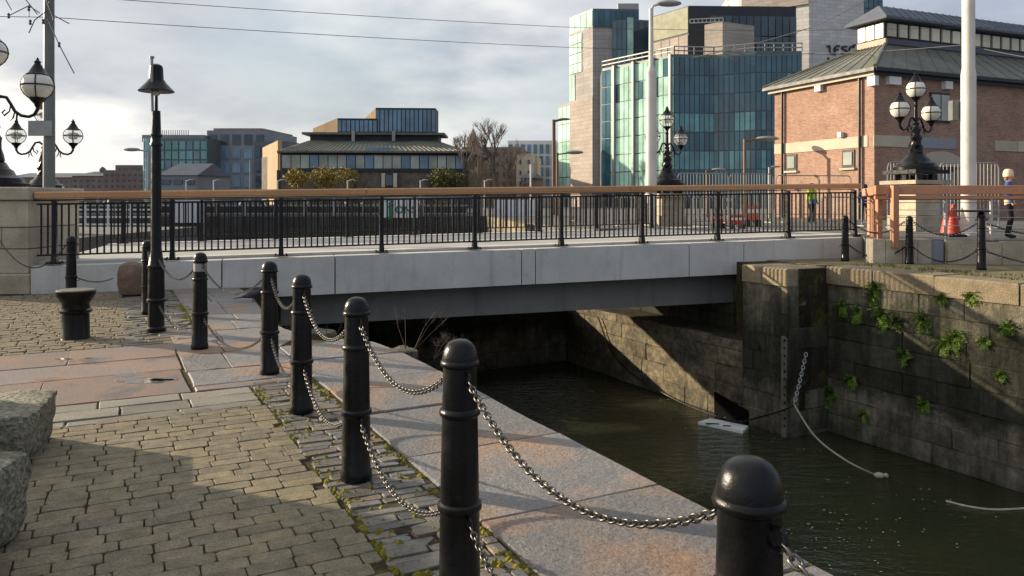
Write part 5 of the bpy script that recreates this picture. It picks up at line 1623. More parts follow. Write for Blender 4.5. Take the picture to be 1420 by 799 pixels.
block('hazy brown terrace seen between the grey house and the hall', 'building', 160, 232, 229, 240, M['darkbrick'], 8, 3, M['darkglass'], frame=1.2)
# right of the hall
block('long brown flat block behind the bare trees', 'building', 640, 722, 204, 135, M['darkbrick'], 9, 4, M['darkglass'], frame=.9)
block('white framed office with tall blue windows behind the bare trees', 'building', 704, 772, 195, 150, M['white'], 8, 4, M['blueglass'], frame=.5)
block('low pale stone annex beside the bare trees', 'building', 716, 739, 213, 128, M['band'], 2, 3, M['darkglass'], frame=1.1)
block('low dark house under the bare trees', 'house', 722, 736, 247, 118, M['darkbrick'], 2, 1, M['paleglass'], frame=.5, depth=5, roof=.8, name='quay_house')
ch = thing('church_spire', 'slender brown church spire over the far roofs', 'spire')
p = at(656, 206, 160); mb = MB()
mb.box((p.x, p.y, p.z / 2 - .5), (3.4, 3.4, p.z + 1)); mb.build('tower', M['darkbrick'], ch)
mb = MB(); mb.lathe([(2.0, p.z), (1.1, p.z + 1.9), (0.06, p.z + 4.2)], 8, (p.x, p.y, 0)); mb.build('spire', M['darkbrick'], ch)
mb = MB(); mb.bar((p.x, p.y, p.z + 4.1), (p.x, p.y, p.z + 5.0), .08, .08); mb.build('cross', M['gutter'], ch)
# ------------------------------------------------------------------ trees and shrubs
def m_leaf(name, c1, c2, c3):
    t = NT(name)
    c = t.ramp(t.noise(1.3, 4, 0.6), [(0.3, c1), (0.5, c2), (0.7, c3)])
    c = t.mix(1.0, c, t.ramp(t.noise(14, 2), [(0.3, 0.7), (0.7, 1.25)]), 'MULTIPLY')
    t.b.inputs['Subsurface Weight'].default_value = 0.0
    return t.fin(c, 0.6, 0, None, 0.3)
M['leaf_yellow'] = m_leaf('autumn_yellow_leaves', lin(92, 86, 42), lin(146, 128, 54), lin(172, 150, 66))
M['leaf_green'] = m_leaf('dull_green_leaves', lin(58, 60, 36), lin(96, 98, 52), lin(128, 122, 60))
M['leaf_wall'] = m_leaf('fern_green_leaves', lin(62, 86, 30), lin(100, 130, 48), lin(146, 164, 76))
M['bark'] = pm('grey_bark', lin(116, 104, 96), 0.95, 0, 0.2, 2, 0.2, 20, 0)
M['drystem'] = pm('dry_weed_stem', lin(86, 74, 62), 0.95, 0, 0.3, 8, 0.2, 60, 0)
def leaf_cloud(mb, c, rx, ry, rz, n, size, r, hollow=0.4, flat=0.0):
    for _ in range(n):
        while True:
            v = Vector((r.uniform(-1, 1), r.uniform(-1, 1), r.uniform(-1, 1)))
            if hollow < v.length < 1: break
        lump = 0.78 + 0.22 * math.sin(v.x * 5 + c[0]) * math.cos(v.z * 4 + c[1])
        p = Vector((c[0] + v.x * rx * lump, c[1] + v.y * ry * lump, c[2] + v.z * rz * lump))
        a = Vector((r.uniform(-1, 1), r.uniform(-1, 1), r.uniform(-1, 1))).normalized()
        b = a.orthogonal().normalized(); s_ = size * r.uniform(0.6, 1.3)
        b = Matrix.Rotation(r.uniform(0, 6.28), 3, a) @ b; c_ = a.cross(b)
        mb.add([p - b * s_, p + c_ * s_ * .5, p + b * s_, p - c_ * s_ * .5], [(0, 1, 2, 3)])
def bush(label, px, py, y, rx, rz, mat, n, seed, size=0.16):
    r = random.Random(seed); p = at(px, py, y)
    root = thing('autumn_tree', label, 'tree', (p.x, p.y, 0.7), 0, 'small trees along the far quay')
    mb = MB(); h = p.z - 0.7
    for i in range(5):
        a = r.uniform(0, 6.28)
        mb.tube([(0, 0, 0), (math.cos(a) * rx * .2, math.sin(a) * rx * .2, h * .6), (math.cos(a) * rx * .5, math.sin(a) * rx * .5, h + rz * .3)], [.12, .08, .02], 5)
    mb.build('trunk', M['bark'], root)
    mb = MB()
    for i in range(7):
        a = r.uniform(0, 6.28); q = r.uniform(0, .5)
        leaf_cloud(mb, (math.cos(a) * rx * q, math.sin(a) * rx * q, h + r.uniform(-.3, .3) * rz), rx * .62, rx * .62, rz * .68, n // 7, size, r)
    mb.build('crown', mat, root)
bush('clipped yellow autumn tree at the left front of the hall', 413, 248, 103, 2.4, 1.9, M['leaf_yellow'], 1500, 1)
bush('tallest yellow autumn tree before the hall', 446, 245, 104, 2.9, 2.1, M['leaf_yellow'], 1800, 2)
bush('fading brownish yellow tree in front of the hall glazing', 480, 247, 103, 2.6, 1.9, M['leaf_yellow'], 900, 3)
bush('dull green rounded tree before the hall stone wall', 614, 248, 103, 2.2, 2.0, M['leaf_green'], 1500, 4)
bush('second dull green tree touching the bare trees', 634, 249, 104, 2.2, 1.9, M['leaf_green'], 1300, 5)
def bare_tree(label, px, y, h, seed, spread=1.0):
    r = random.Random(seed); p = at(px, 262, y)
    root = thing('bare_tree', label, 'tree', (p.x, p.y, 0.7), 0, 'bare trees by the hall')
    tr_ = MB(); cr = MB()
    def grow(a, d, L, rad, depth):
        b = a + d * L
        (tr_ if depth > 3 else cr).tube([a, a.lerp(b, .5) + Vector((r.uniform(-.06, .06), r.uniform(-.06, .06), 0)) * L, b], [rad, rad * .85, rad * .7], 4 if depth < 4 else 6)
        if depth == 0: return
        for i in range(3 if depth > 1 else 4):
            ax = Vector((r.uniform(-1, 1), r.uniform(-1, 1), r.uniform(-.2, .4))) * spread
            nd = (d * 0.95 + ax * 0.62 + Vector((0, 0, .18))).normalized()
            grow(a.lerp(b, r.uniform(.6, 1.0)), nd, L * r.uniform(.6, .8), max(rad * .6, .021), depth - 1)
    grow(Vector((0, 0, 0)), Vector((0, 0, 1)), h * .3, h * .016, 5)
    tr_.build('trunk', M['bark'], root); cr.build('crown', M['bark'], root)
bare_tree('tall bare tree left of the church spire', 640, 108, 14.5, 1)
bare_tree('tallest bare tree right of the church spire', 688, 112, 17.0, 2)
bare_tree('dense lower bare tree under the church spire', 664, 104, 9.6, 3, 1.2)
bare_tree('bare tree before the pale stone annex', 708, 106, 11.4, 4, 1.1)
bare_tree('short bare tree beside the white framed office', 728, 104, 5.6, 5, 1.1)
bare_tree('thin bare tree in front of the hall end bay', 620, 104, 5.6, 6, 1.1)
bare_tree('small bare tree before the hall between the autumn trees', 515, 103, 3.9, 7, 1.3)
bare_tree('second small bare tree before the hall stone wall', 560, 103, 3.2, 8, 1.3)

# ------------------------------------------------------------------ far quay clutter seen through the railings
def post_lamp(label, px, pytop, y, mat, arm=0.0, z0=None, r=0.06, head=True, name='street_lamp'):
    p = at(px, pytop, y); z0 = 0.7 if z0 is None else z0
    root = thing(name, label, 'street lamp', (p.x, p.y, z0), 0, 'small street lamps along the far quay')
    h = p.z - z0; mb = MB(); mb.tube([(0, 0, 0), (0, 0, h)], r, 8); 
    if arm: mb.tube([(0, 0, h - .1), (arm, 0, h)], r * .7, 6)
    mb.build('shaft', mat, root, smooth=True)
    if head:
        mb = MB(); mb.sphere((arm * 1.3, 0, h + .03), abs(arm) * .55 + .12, 10, 6, (1, .5, .22)); mb.build('lamp_head', M['galv'], root, smooth=True)
    return root
M['polebrown'] = pm('brown_pole_paint', lin(120, 92, 74), 0.6, 0, .1, 2, .05, 20, 0)
post_lamp('tall brown post with a side arm left of the glass office', 768, 166, 48, M['polebrown'], 0.5, STREET_Z, .11)
post_lamp('shorter brown post with cylinder lamp left of the glass office', 773, 212, 47, M['polebrown'], 0.8, STREET_Z, .07)
post_lamp('pink-brown street lamp with flat head before the dark glass face', 1033, 193, 40, M['polebrown'], 0.9, STREET_Z, .09)
post_lamp('low lamp post between the triple lamp and the pink-brown lamp', 980, 236, 42, M['polebrown'], 0.5, STREET_Z, .06)
post_lamp('low lamp post next to the brick wall corner', 1067, 232, 40, M['galv'], 0.25, STREET_Z, .06)
post_lamp('thin white post before the white framed office', 736, 228, 90, M['white'], 0.2, .7, .1)
post_lamp('thin grey lamp post standing before the hazy glass offices', 347, 222, 80, M['galv'], 0.0, .7, .1, False)
post_lamp('curved street lamp reaching left by the bell lamp', 206, 208, 60, M['galv'], -1.0, .7, .1)
for i, (px, w) in enumerate(((482, 'before the hall columns'), (583, 'before the hall stone wall'), (672, 'under the church spire'), (385, 'at the timber gable'), (258, 'before the hazy offices'), (296, 'between the two hazy glass offices'))):
    post_lamp(f'short white quay lamp {w}', px, 250, 85, M['white'], 0.4, .7, .07)

def barrier(label, a, b, z, h=1.1, mat=None, n=16):
    a = Vector((a[0], a[1], z)); b = Vector((b[0], b[1], z)); u = (b - a).normalized()
    root = thing('crowd_barrier', label, 'barrier', group='steel crowd control barriers')
    mb = MB(); H = Vector((0, 0, h)); rr = 0.12
    mb.tube([a, a + H * .92, a + H * .98 + u * .05, a + H + u * rr, b + H - u * rr, b + H * .98 - u * .05, b + H * .92, b], 0.022, 6)
    mb.tube([a + H * .18, b + H * .18], 0.018, 6)
    mb.build('frame', mat or M['galv'], root, smooth=True)
    for i in range(1, n):
        q = a.lerp(b, i / n); o = MB(); o.tube([q + H * .18, q + H * .99], 0.009, 5); o.build('barrier_bar', mat or M['galv'], root)
    for q in (a.lerp(b, .1), a.lerp(b, .9)):
        o = MB(); nn = Vector((-u.y, u.x, 0)); o.bar(q - nn * .28 + Vector((0, 0, .02)), q + nn * .28 + Vector((0, 0, .02)), .05, .03); o.build('foot', mat or M['galv'], root)
    return root
def bpos(px, y): return ((px - 710) / F * y, y)
for px0, px1, y0, y1, ht, lb in ((940, 1010, 30, 30.5, 1.95, 'tall steel barrier panel right of the lamp before the glass building'), (1012, 1072, 30.5, 31, 1.95, 'tall steel barrier panel at the end of the glass building row'),
                            (1076, 1180, 31, 31.5, 1.9, 'wide steel barrier in front of the lit brick side wall'), (1231, 1300, 24.5, 25, 2.1, 'steel barrier behind the lamp pedestal at the brick building'), (1303, 1385, 25, 25, 2.1, 'steel barrier behind the cream pole at the brick building')):
    barrier(lb, bpos(px0, y0), bpos(px1, y1), STREET_Z, ht)
for px0, px1, y0, lb in ((850, 900, 27, 'low steel barrier seen through the railing under the street light'), (960, 1020, 26, 'low steel barrier seen through the railing beside red boards'), (1140, 1195, 26, 'low steel barrier seen through the railing near the rail end'), (740, 800, 33, 'low steel barrier at the basin corner seen through the railing')):
    barrier(lb, bpos(px0, y0), bpos(px1, y0 + .6), STREET_Z, 1.0, n=10)
# red and white works boards, cones
def board(label, px, y, w, h, mat, stripe):
    p = bpos(px, y); root = thing('works_barrier', label, 'barrier', (p[0], p[1], STREET_Z), random.uniform(-.3, .3), 'red plastic works barriers')
    mb = MB(); mb.box((0, 0, h * .55), (w, .06, h * .6)); mb.build('panel', mat, root)
    for s_ in (-1, 1): slab('foot', M['gutter'], root, (s_ * w * .38, 0, h * .14), (.1, .4, h * .28))
    slab('stripe', M['white'], root, (0, -.035, h * .62), (w * .9, .02, h * .16))
board('red works board nearest to the street light pole', 995, 24.5, .35, .55, M['red'], 1)
board('red works board right of the lamp pedestal through the railing', 1022, 24, .4, .5, M['red'], 1)
M['orange'] = pm('orange_plastic', lin(206, 108, 66), .5, 0, .1, 3, .05, 20, 0)
board('orange works board before the barriers through the railing', 1043, 26, .45, .85, M['orange'], 1)
def cone(label, px, y):
    p = bpos(px, y); root = thing('traffic_cone', label, 'traffic cone', (p[0], p[1], STREET_Z), 0, 'traffic cones')
    mb = MB(); mb.box((0, 0, .03), (.42, .42, .06)); mb.build('foot', M['gutter'], root)
    mb = MB(); mb.lathe([(.17, .06), (.03, .78), (.001, .785)], 14); mb.build('body', M['red'], root, smooth=True)
    mb = MB(); mb.lathe([(.122, .29), (.085, .46)], 14); mb.build('reflective_sleeve', M['white'], root, smooth=True)
cone('red and white traffic cone behind the timber rail left of the cream pole', 1322, 18.6)
cone('second traffic cone just behind the timber rail cone', 1314, 19.6)
# banners and planters on the far quay
M['bannerw'] = pm('white_banner_cloth', lin(214, 216, 220), .8, 0, .06, 1, .03, 10, 0)
M['bangreen'] = pm('green_banner_print', lin(30, 120, 74), .8, 0, .05, 1, .03, 10, 0)
bn = thing('banner', 'white banner with green lettering behind the railing', 'banner', at(556, 302, 45.2))
bn.scale = (.74, .74, .74)
slab('cloth', M['bannerw'], bn, (0, 0, .75), (2.85, .04, 1.5))
def flat_text(root, s, size, mat, x, z, y=-.03):
    return text_part(root, s, size, mat, (x, y, z), (math.pi / 2, 0, 0), 'lettering', .004)
flat_text(bn, 'J', 1.5, M['bangreen'], -1.05, .2); flat_text(bn, 'ONS', .80, M['bangreen'], -.45, .36)
mb = MB(); mb.tube([(-.95 + .32 * math.cos(a), -.03, 1.12 + .26 * math.sin(a)) for a in [2.6 - i * .35 for i in range(14)]], .03, 5); mb.build('print_swirl', M['bangreen'], bn)
slab('banner_post', M['galv'], bn, (-1.4, .06, 0.1), (.06, .06, 2.9)); slab('banner_post', M['galv'], bn, (1.4, .06, .1), (.06, .06, 2.9))
for px, w, lb in ((718, 65, 'plain white banner behind the middle railing bays'), (262, 42, 'plain white banner behind the left railing bays')):
    y = 45.2
    o = thing('banner', lb, 'banner', at(px, 309, y)); W_ = w * y / F; H_ = 32 * y / F
    slab('cloth', M['bannerw'], o, (0, 0, H_ / 2), (W_, .05, H_)); zb_ = at(px, 309, y).z
    for s_ in (-1, 1): slab('banner_post', M['galv'], o, (s_ * W_ * .5, .07, (H_ - (zb_ + 3.6)) / 2), (.07, .07, H_ + zb_ + 3.6))
# far quay fence
def fence(label, a, b, z, h, n, mat, rails=2):
    a = Vector((a[0], a[1], z)); b = Vector((b[0], b[1], z)); root = thing('quay_fence', label, 'fence')
    for i in range(n + 1):
        q = a.lerp(b, i / n); slab('fence_post', mat, root, (q.x, q.y, z + h / 2), (.12, .12, h))
    for j in range(rails):
        mb = MB(); dz = Vector((0, 0, h * (1 - j * .42) - .05)); mb.bar(a + dz, b + dz, .07, .09); mb.build('fence_rail', mat, root)
hrd = thing('hoarding', 'long dark board hoarding on top of the far quay wall', 'hoarding')
M['hoard'] = pm('dark_grey_board', lin(58, 60, 62), .8, 0, .2, .7, .1, 8, 0)
for i in range(22):
    x = -44 + i * 1.92
    slab('board', M['hoard'], hrd, (x, 46.4 + .03 * (i % 2), STREET_Z + .32), (1.88, .05, .62))
    slab('board_post', M['galv'], hrd, (x - .96, 46.34, STREET_Z + .36), (.07, .07, .70))
fence('pale tubular guard rail along the far basin edge', (-44, 45.95), (-1.8, 45.95), .76, 1.15, 24, M['galv'], 3)
# hedge and sheds behind the far fence, pontoon frame at the left
def hedge(label, a, b, z, h, w, mat, n, seed):
    r = random.Random(seed); mb = MB(); a = Vector(a); b = Vector(b)
    m = int((b - a).length / 1.2)
    for i in range(m):
        q = a.lerp(b, (i + .5) / m)
        leaf_cloud(mb, (q.x, q.y, z + h * .5), .9, w, h * .55, n, .16, r, .2)
    tag(mb.build('hedge', mat), label, 'hedge')
hedge('dark clipped hedge behind the far quay hoarding', (-30, 49), (-4, 49), .76, 1.0, .5, M['leaf_green'], 60, 3)
pf = thing('pontoon_frame', 'white tubular frame racks on the far quay at the left', 'frame', at(145, 322, 44))
zz0 = at(145, 322, 44).z
for i in range(5):
    slab('upright', M['white'], pf, (-2.4 + i * 1.3, 0, (0.9 - zz0 - .2) / 2 + zz0 * 0), (.09, .09, 2.6))
for j in range(5):
    slab('crossbar', M['white'], pf, (0.2, 0, -.4 + j * .42), (5.4, .08, .10))
for i in range(4):
    slab('strut', M['galv'], pf, (-2.4 + i * 1.3, .5, -2.2), (.14, .14, 3.0))
# ------------------------------------------------------------------ timber boardwalk rail at the right
tw = thing('timber_railing', 'new red-brown timber railing with steel cables above the far quay', 'railing')
TR0 = Vector((8.05, 17.15)); TR1 = Vector((16.0, 16.0)); TRB = Vector((9.1, 19.9))
ZR0 = 0.76
for a, b, dz, w, h in ((TR0, TR1, 1.10, .16, .20), (TR0, TR1, .935, .1, .08), (TR0 + Vector((0.08, .09)), TRB, 1.08, .14, .19)):
    u = (b - a).normalized(); L = (b - a).length; x = 0
    while x < L:
        l = min(3.1, L - x); p, q = a + u * (x + .004), a + u * (x + l - .004)
        mb = MB(); mb.bar((p.x, p.y, ZR0 + dz), (q.x, q.y, ZR0 + dz), w, h); o = mb.build('handrail' if dz > 1 else 'lower_beam', M['newtimber'], tw)
        bv = o.modifiers.new('bevel', 'BEVEL'); bv.width = .012; bv.segments = 1
        x += l
for f in (0.045, 0.41, 0.80):
    p = TR0.lerp(TR1, f); slab('timber_post', M['newtimber'], tw, (p.x + .0, p.y - .14, ZR0 + .52), (.13, .13, 1.36), .1)
for f in (.06, .5, .9):
    p = TR0.lerp(TRB, f); slab('timber_post', M['newtimber'], tw, (p.x + .12, p.y, ZR0 + .515), (.11, .11, 1.03), .1)
for f in (.185, .30, .55, .68):
    p = TR0.lerp(TR1, f); slab('steel_post', M['steel'], tw, (p.x, p.y, ZR0 + .475), (.05, .05, .95), .1)
for dz in (.15, .32, .5, .66, .82, .89):
    mb = MB(); mb.tube([(TR0.x + .1, TR0.y, ZR0 + dz), (TR1.x, TR1.y, ZR0 + dz)], .008, 5); mb.build('cable', M['steel'], tw)
    mb = MB(); mb.tube([(TR0.x + .15, TR0.y + .1, ZR0 + dz), (TRB.x, TRB.y, ZR0 + dz)], .008, 5); mb.build('cable', M['steel'], tw)
# stone plinths under it
def plinth(label, a, b, z0, z1, th, seed, lens):
    r = random.Random(seed); root = thing('stone_plinth', label, 'low wall'); a = Vector(a); b = Vector(b); u = (b - a).normalized(); L = (b - a).length; x = 0
    rz = math.atan2(u.y, u.x); nn = Vector((-u.y, u.x))
    while x < L - .02:
        l = r.uniform(*lens); l = L - x if L - x - l < .2 else l
        c = a + u * (x + l / 2) + nn * th / 2
        zt = z1 + r.uniform(-.02, .01)
        o = slab('plinth_stone', M['stone'], root, (c.x, c.y, (z0 + zt) / 2), (l - .012, th, zt - z0), rz); x += l
plinth('low block plinth at the bridge end under the first timber posts', (7.95, 17.0), (9.2, 16.92), QUAY_R - .02, .77, .45, 1, (.25, .4))
plinth('longer low block plinth behind the black-capped bollard', (9.5, 16.82), (11.6, 16.55), QUAY_R - .02, .74, .45, 2, (.4, .7))
plinth('low block plinth running out at the picture edge', (11.65, 16.2), (17, 15.5), QUAY_R - .02, .62, .6, 3, (.6, 1.1))
mb = MB(); mb.prism([(9.22, 17.0), (9.48, 16.95), (9.48, 17.2), (9.22, 17.2)], QUAY_R - .02, .74); tag(mb.build('grey_infill_block', M['greyclad']), 'dark grey infill between the two block plinths', 'block')
dk = MB()
# bollards and chains on the far quay
RB = [v2(*gnd(1172, 362, QUAY_R).xy), v2(*gnd(1261, 366, QUAY_R).xy), v2(*gnd(1361, 374, QUAY_R).xy), v2(11.6, 13.6)]
for p, lb, s_ in ((RB[0], 'black bollard on the far quay close to the bridge end', 1.0), (RB[1], 'black bollard on the far quay before the first timber posts', 1.0), (RB[2], 'black flat-capped bollard on the far quay at the long plinth', 1.1), (RB[3], 'black bollard on the far quay beyond the picture edge', 1.0)):
    bollard((p.x, p.y, QUAY_R - .005), lb, [(-1, .3), (1, -.3)], s_)
for i, lb in enumerate(('by the bridge end', 'along the block plinth', 'at the picture edge')):
    a, b = RB[i], RB[i + 1]; u = (b - a).normalized() * .1
    for z, nm in ((.915, 'upper'), (.36, 'lower')):
        chain(a + u + Vector((0, 0, z + QUAY_R)), b - u + Vector((0, 0, z + QUAY_R)), .26, f'{nm} dark chain on the far quay {lb}', False, 'chains on the far quay', big=1.5, mat=M['iron'])
pbx = v2(*gnd(1254, 350, QUAY_R + .3).xy)
mb = MB(); p = RB[2]; mb.box((p.x - .17, p.y + .02, QUAY_R + 1.165), (.55, .3, .035)); tag(mb.build('metal_tray', M['iron']), 'flat black metal tray on the bollard at the long plinth', 'tray')

# ------------------------------------------------------------------ people
def person(label, loc, rz, H, cols, hairy=None, arms='down', seed=0):
    """one continuous skinned figure; cols = trousers, jacket, lower jacket band, skin, shoes"""
    k = H / 1.75
    J = {'pel': (0, 0, .95), 'waist': (0, 0, 1.1), 'chest': (0, .01, 1.32), 'neck': (0, 0, 1.48), 'headb': (0, -.02, 1.57), 'headt': (0, -.02, 1.70),
         'shl': (.19, 0, 1.42), 'ell': (.25, .03, 1.14), 'wrl': (.22, -.10, .93), 'hdl': (.215, -.13, .85), 'shr': (-.19, 0, 1.42), 'elr': (-.25, .03, 1.14), 'wrr': (-.22, -.10, .93), 'hdr': (-.215, -.13, .85),
         'hil': (.1, 0, .90), 'knl': (.11, -.03, .50), 'anl': (.11, .02, .09), 'tol': (.12, -.15, .04), 'hir': (-.1, 0, .90), 'knr': (-.11, -.06, .50), 'anr': (-.12, .05, .09), 'tor': (-.13, -.12, .04)}
    R_ = {'pel': (.15, .11), 'waist': (.14, .10), 'chest': (.17, .12), 'neck': (.06, .06), 'headb': (.075, .085), 'headt': (.085, .095), 'shl': (.075, .075), 'ell': (.055, .055), 'wrl': (.04, .04), 'hdl': (.03, .045), 'shr': (.075, .075), 'elr': (.055, .055), 'wrr': (.04, .04), 'hdr': (.03, .045),
          'hil': (.1, .1), 'knl': (.075, .075), 'anl': (.05, .05), 'tol': (.04, .035), 'hir': (.1, .1), 'knr': (.075, .075), 'anr': (.05, .05), 'tor': (.04, .035)}
    E_ = [('pel', 'waist'), ('waist', 'chest'), ('chest', 'neck'), ('neck', 'headb'), ('headb', 'headt'), ('chest', 'shl'), ('shl', 'ell'), ('ell', 'wrl'), ('wrl', 'hdl'), ('chest', 'shr'), ('shr', 'elr'), ('elr', 'wrr'), ('wrr', 'hdr'), ('pel', 'hil'), ('hil', 'knl'), ('knl', 'anl'), ('anl', 'tol'), ('pel', 'hir'), ('hir', 'knr'), ('knr', 'anr'), ('anr', 'tor')]
    ks = list(J); me = bpy.data.meshes.new('skeleton')
    me.from_pydata([tuple(x * k for x in J[q]) for q in ks], [(ks.index(a), ks.index(b)) for a, b in E_], [])
    tmp = bpy.data.objects.new('skeleton', me); COL.objects.link(tmp)
    sk = tmp.modifiers.new('skin', 'SKIN'); su = tmp.modifiers.new('sub', 'SUBSURF'); su.levels = 2; su.render_levels = 2
    lay = me.skin_vertices[0].data if me.skin_vertices else None
    if lay is None:
        me.attributes.new('s', 'FLOAT', 'POINT')
    else:
        for i, q in enumerate(ks):
            lay[i].radius = (R_[q][0] * k, R_[q][1] * k); lay[i].use_root = (q == 'pel')
    dg = bpy.context.evaluated_depsgraph_get()
    body = bpy.data.meshes.new_from_object(tmp.evaluated_get(dg))
    bpy.data.objects.remove(tmp); 
    for m in cols: body.materials.append(m)
    for f in body.polygons:
        z = f.center.z / k; x = abs(f.center.x / k)
        f.material_index = 4 if z < .1 else 3 if (z > 1.47 or (z < .92 and x > .19)) else 0 if z < .88 else 2 if z < 1.08 and x < .2 else 1
        f.use_smooth = True
    o = link('person', body, None, loc, rz); tag(o, label, 'person')
    if hairy is not None:
        mb = MB(); mb.lathe([(.098 * k, 1.585 * k), (.118 * k, 1.60 * k), (.122 * k, 1.66 * k), (.112 * k, 1.73 * k), (.075 * k, 1.785 * k), (.001, 1.80 * k)], 14, (0, .012, 0)); mb.build('hat', hairy, o, smooth=True)
        mb = MB(); mb.sphere((0, .045 * k, 1.55 * k), .085 * k, 12, 8, (1.05, .75, 1.1)); mb.build('hair', M['bark'], o, smooth=True)
        mb = MB(); mb.sphere((0, -.108 * k, 1.565 * k), .016 * k, 8, 6, (1, 1.3, 1.5)); mb.build('nose', cols[3], o, smooth=True)
    return o
fab = lambda n, c: pm(n, c, .9, 0, .15, 6, .12, 60, .3)
skin = pm('skin', lin(198, 150, 124), .6, 0, .05, 5, .03, 60, 0)
blackf = fab('black_cloth', lin(34, 34, 40)); blue = fab('blue_cloth', lin(52, 92, 158)); cream = fab('cream_cloth', lin(222, 204, 172)); hiv = fab('hi_vis_cloth', lin(168, 206, 60)); navy = fab('navy_cloth', lin(38, 46, 72))
p = bpos(1126, 29.6); person('person in a lime hi-vis vest and black trousers behind the bridge railing', (p[0], p[1], STREET_Z), .4, 1.52, [blackf, hiv, blue, skin, blackf], blackf)
p = bpos(1199, 29.4); person('person in dark navy clothes behind the last railing bay', (p[0], p[1], STREET_Z), -.5, 1.48, [blackf, navy, navy, skin, blackf], navy)
p = bpos(1399, 17.6); person('person in a cream hat and blue top behind the timber rail', (p[0], p[1], STREET_Z), .9, 1.55, [blackf, blue, cream, skin, blackf], cream)

# pigeon on the flags by the recess
pg = gnd(350, 418); rp = 0.55
mb = MB()
prof = [(-.17, .001, .07), (-.15, .02, .075), (-.09, .035, .085), (-.03, .058, .10), (.04, .062, .115), (.09, .05, .135), (.115, .034, .165), (.125, .027, .195), (.14, .026, .215), (.158, .016, .212), (.178, .002, .205)]
n = 12; vs = []; fs = []
for j, (x, r_, z) in enumerate(prof):
    for i in range(n):
        a = 2 * math.pi * i / n; vs.append((x, math.cos(a) * r_, z + math.sin(a) * r_ * .95))
for j in range(len(prof) - 1):
    for i in range(n): fs.append((j*n+i, (j+1)*n+i, (j+1)*n+(i+1) % n, j*n+(i+1) % n))
mb.add(vs, fs)
mb.add([(-.29, -.035, .055), (-.13, -.025, .085), (-.13, .025, .085), (-.29, .035, .055), (-.29, -.035, .047), (-.13, -.025, .065), (-.13, .025, .065), (-.29, .035, .047)], [(0, 1, 2, 3), (7, 6, 5, 4), (0, 4, 5, 1), (1, 5, 6, 2), (2, 6, 7, 3), (3, 7, 4, 0)])
for s_ in (-1, 1): mb.tube([(.0, s_ * .022, .06), (.005, s_ * .022, .0), (.04, s_ * .025, -.001)], .005, 5)
pig = tag(mb.build('pigeon', pm('pigeon_feathers', lin(62, 64, 74), .7, 0, .25, 20, .15, 80, 0), None, smooth=True, loc=(pg.x, pg.y, 0.005), rz=.35), 'dark pigeon standing on the flags at the recess edge', 'bird')

# ------------------------------------------------------------------ plants on the lock wall and weeds
def wall_pt(px, py, out=0.02):
    # on the long lock wall face
    dx = (px - 710) / F; u = -D
    den = dx * u.y - u.x
    tt = (RC.x * u.y - RC.y * u.x) / den
    return Vector((dx * tt - N.x * out, tt - N.y * out, EYE - (py - HZ) / F * tt))
wp = [(1216, 398, .22, 'tuft hanging at the coping above the dark wall corner'), (1212, 408, .18, 'lower half of the double tuft at the coping'), (1168, 424, .24, 'fern clump in the shaded recess corner'), (1190, 432, .2, 'thin fern right of the recess corner clump'), (1222, 438, .26, 'largest fern clump below the coping tuft'), (1245, 445, .16, 'small trailing fern right of the largest clump'), (1255, 490, .2, 'long drooping fern at mid wall'), (1308, 412, .13, 'single tuft under the sunlit coping'), (1347, 411, .15, 'second tuft under the sunlit coping'), (1281, 443, .24, 'bright fern on the shadow edge at mid wall'),
      (1325, 467, .28, 'broad bright fern clump on the sunlit wall'), (1310, 478, .18, 'bright fern just below the broad clump'), (1397, 453, .16, 'fern near the picture edge on the sunlit wall'), (1366, 474, .14, 'small fern between broad clump and picture edge'), (1152, 545, .26, 'fern clump beside the hanging chain above the water'), (1282, 561, .16, 'small fern low on the dark wall'), (1200, 573, .14, 'tiny fern close to the waterline'), (1180, 525, .2, 'thin yellowing weed above the chain fern'), (1388, 520, .1, 'tiny fern far right on the dark wall')]
for i, (px, py, s_, lb) in enumerate(wp):
    r = random.Random(900 + i); p = wall_pt(px, py); s_ *= 1.35
    if px < 1150: p = wall_pt(1152, py)
    mb = MB()
    # several sprigs rooted in the joint, each a drift of small leaves hanging out and down
    for f in range(int(16 + 60 * s_)):
        a = r.uniform(0, 6.28); L = s_ * r.uniform(.35, 1.1)
        v = (-N.to_3d() * r.uniform(.15, .5) + D.to_3d() * math.cos(a) * .8 + Vector((0, 0, math.sin(a) * .75 + .12))).normalized()
        q = Vector((0, 0, 0)); side = v.cross(Vector((r.uniform(-.4, .4), r.uniform(-.4, .4), 1))).normalized()
        nst = 9
        for st_i in range(nst):
            q2 = q + v * L / nst
            w = .017 + .03 * s_ * (1 - st_i / nst)
            for sd in (-1, 1):
                d2 = (side * sd + v * r.uniform(.1, .8) + Vector((r.uniform(-.5, .5), r.uniform(-.5, .5), r.uniform(-.5, .3)))).normalized()
                m_ = q + d2 * w * 1.3; e_ = d2.cross(v).normalized() * w * .2 + v * w * .55
                mb.add([q, m_ + e_, q + d2 * w * 2.6, m_ - e_], [(0, 1, 2, 3)])
            q = q2; v = (v + Vector((r.uniform(-.08, .08), r.uniform(-.08, .08), -.16))).normalized()
    tag(mb.build('wall_fern', M['leaf_wall'], None, loc=p), 'green ' + lb, 'fern', 'ferns growing on the lock wall')
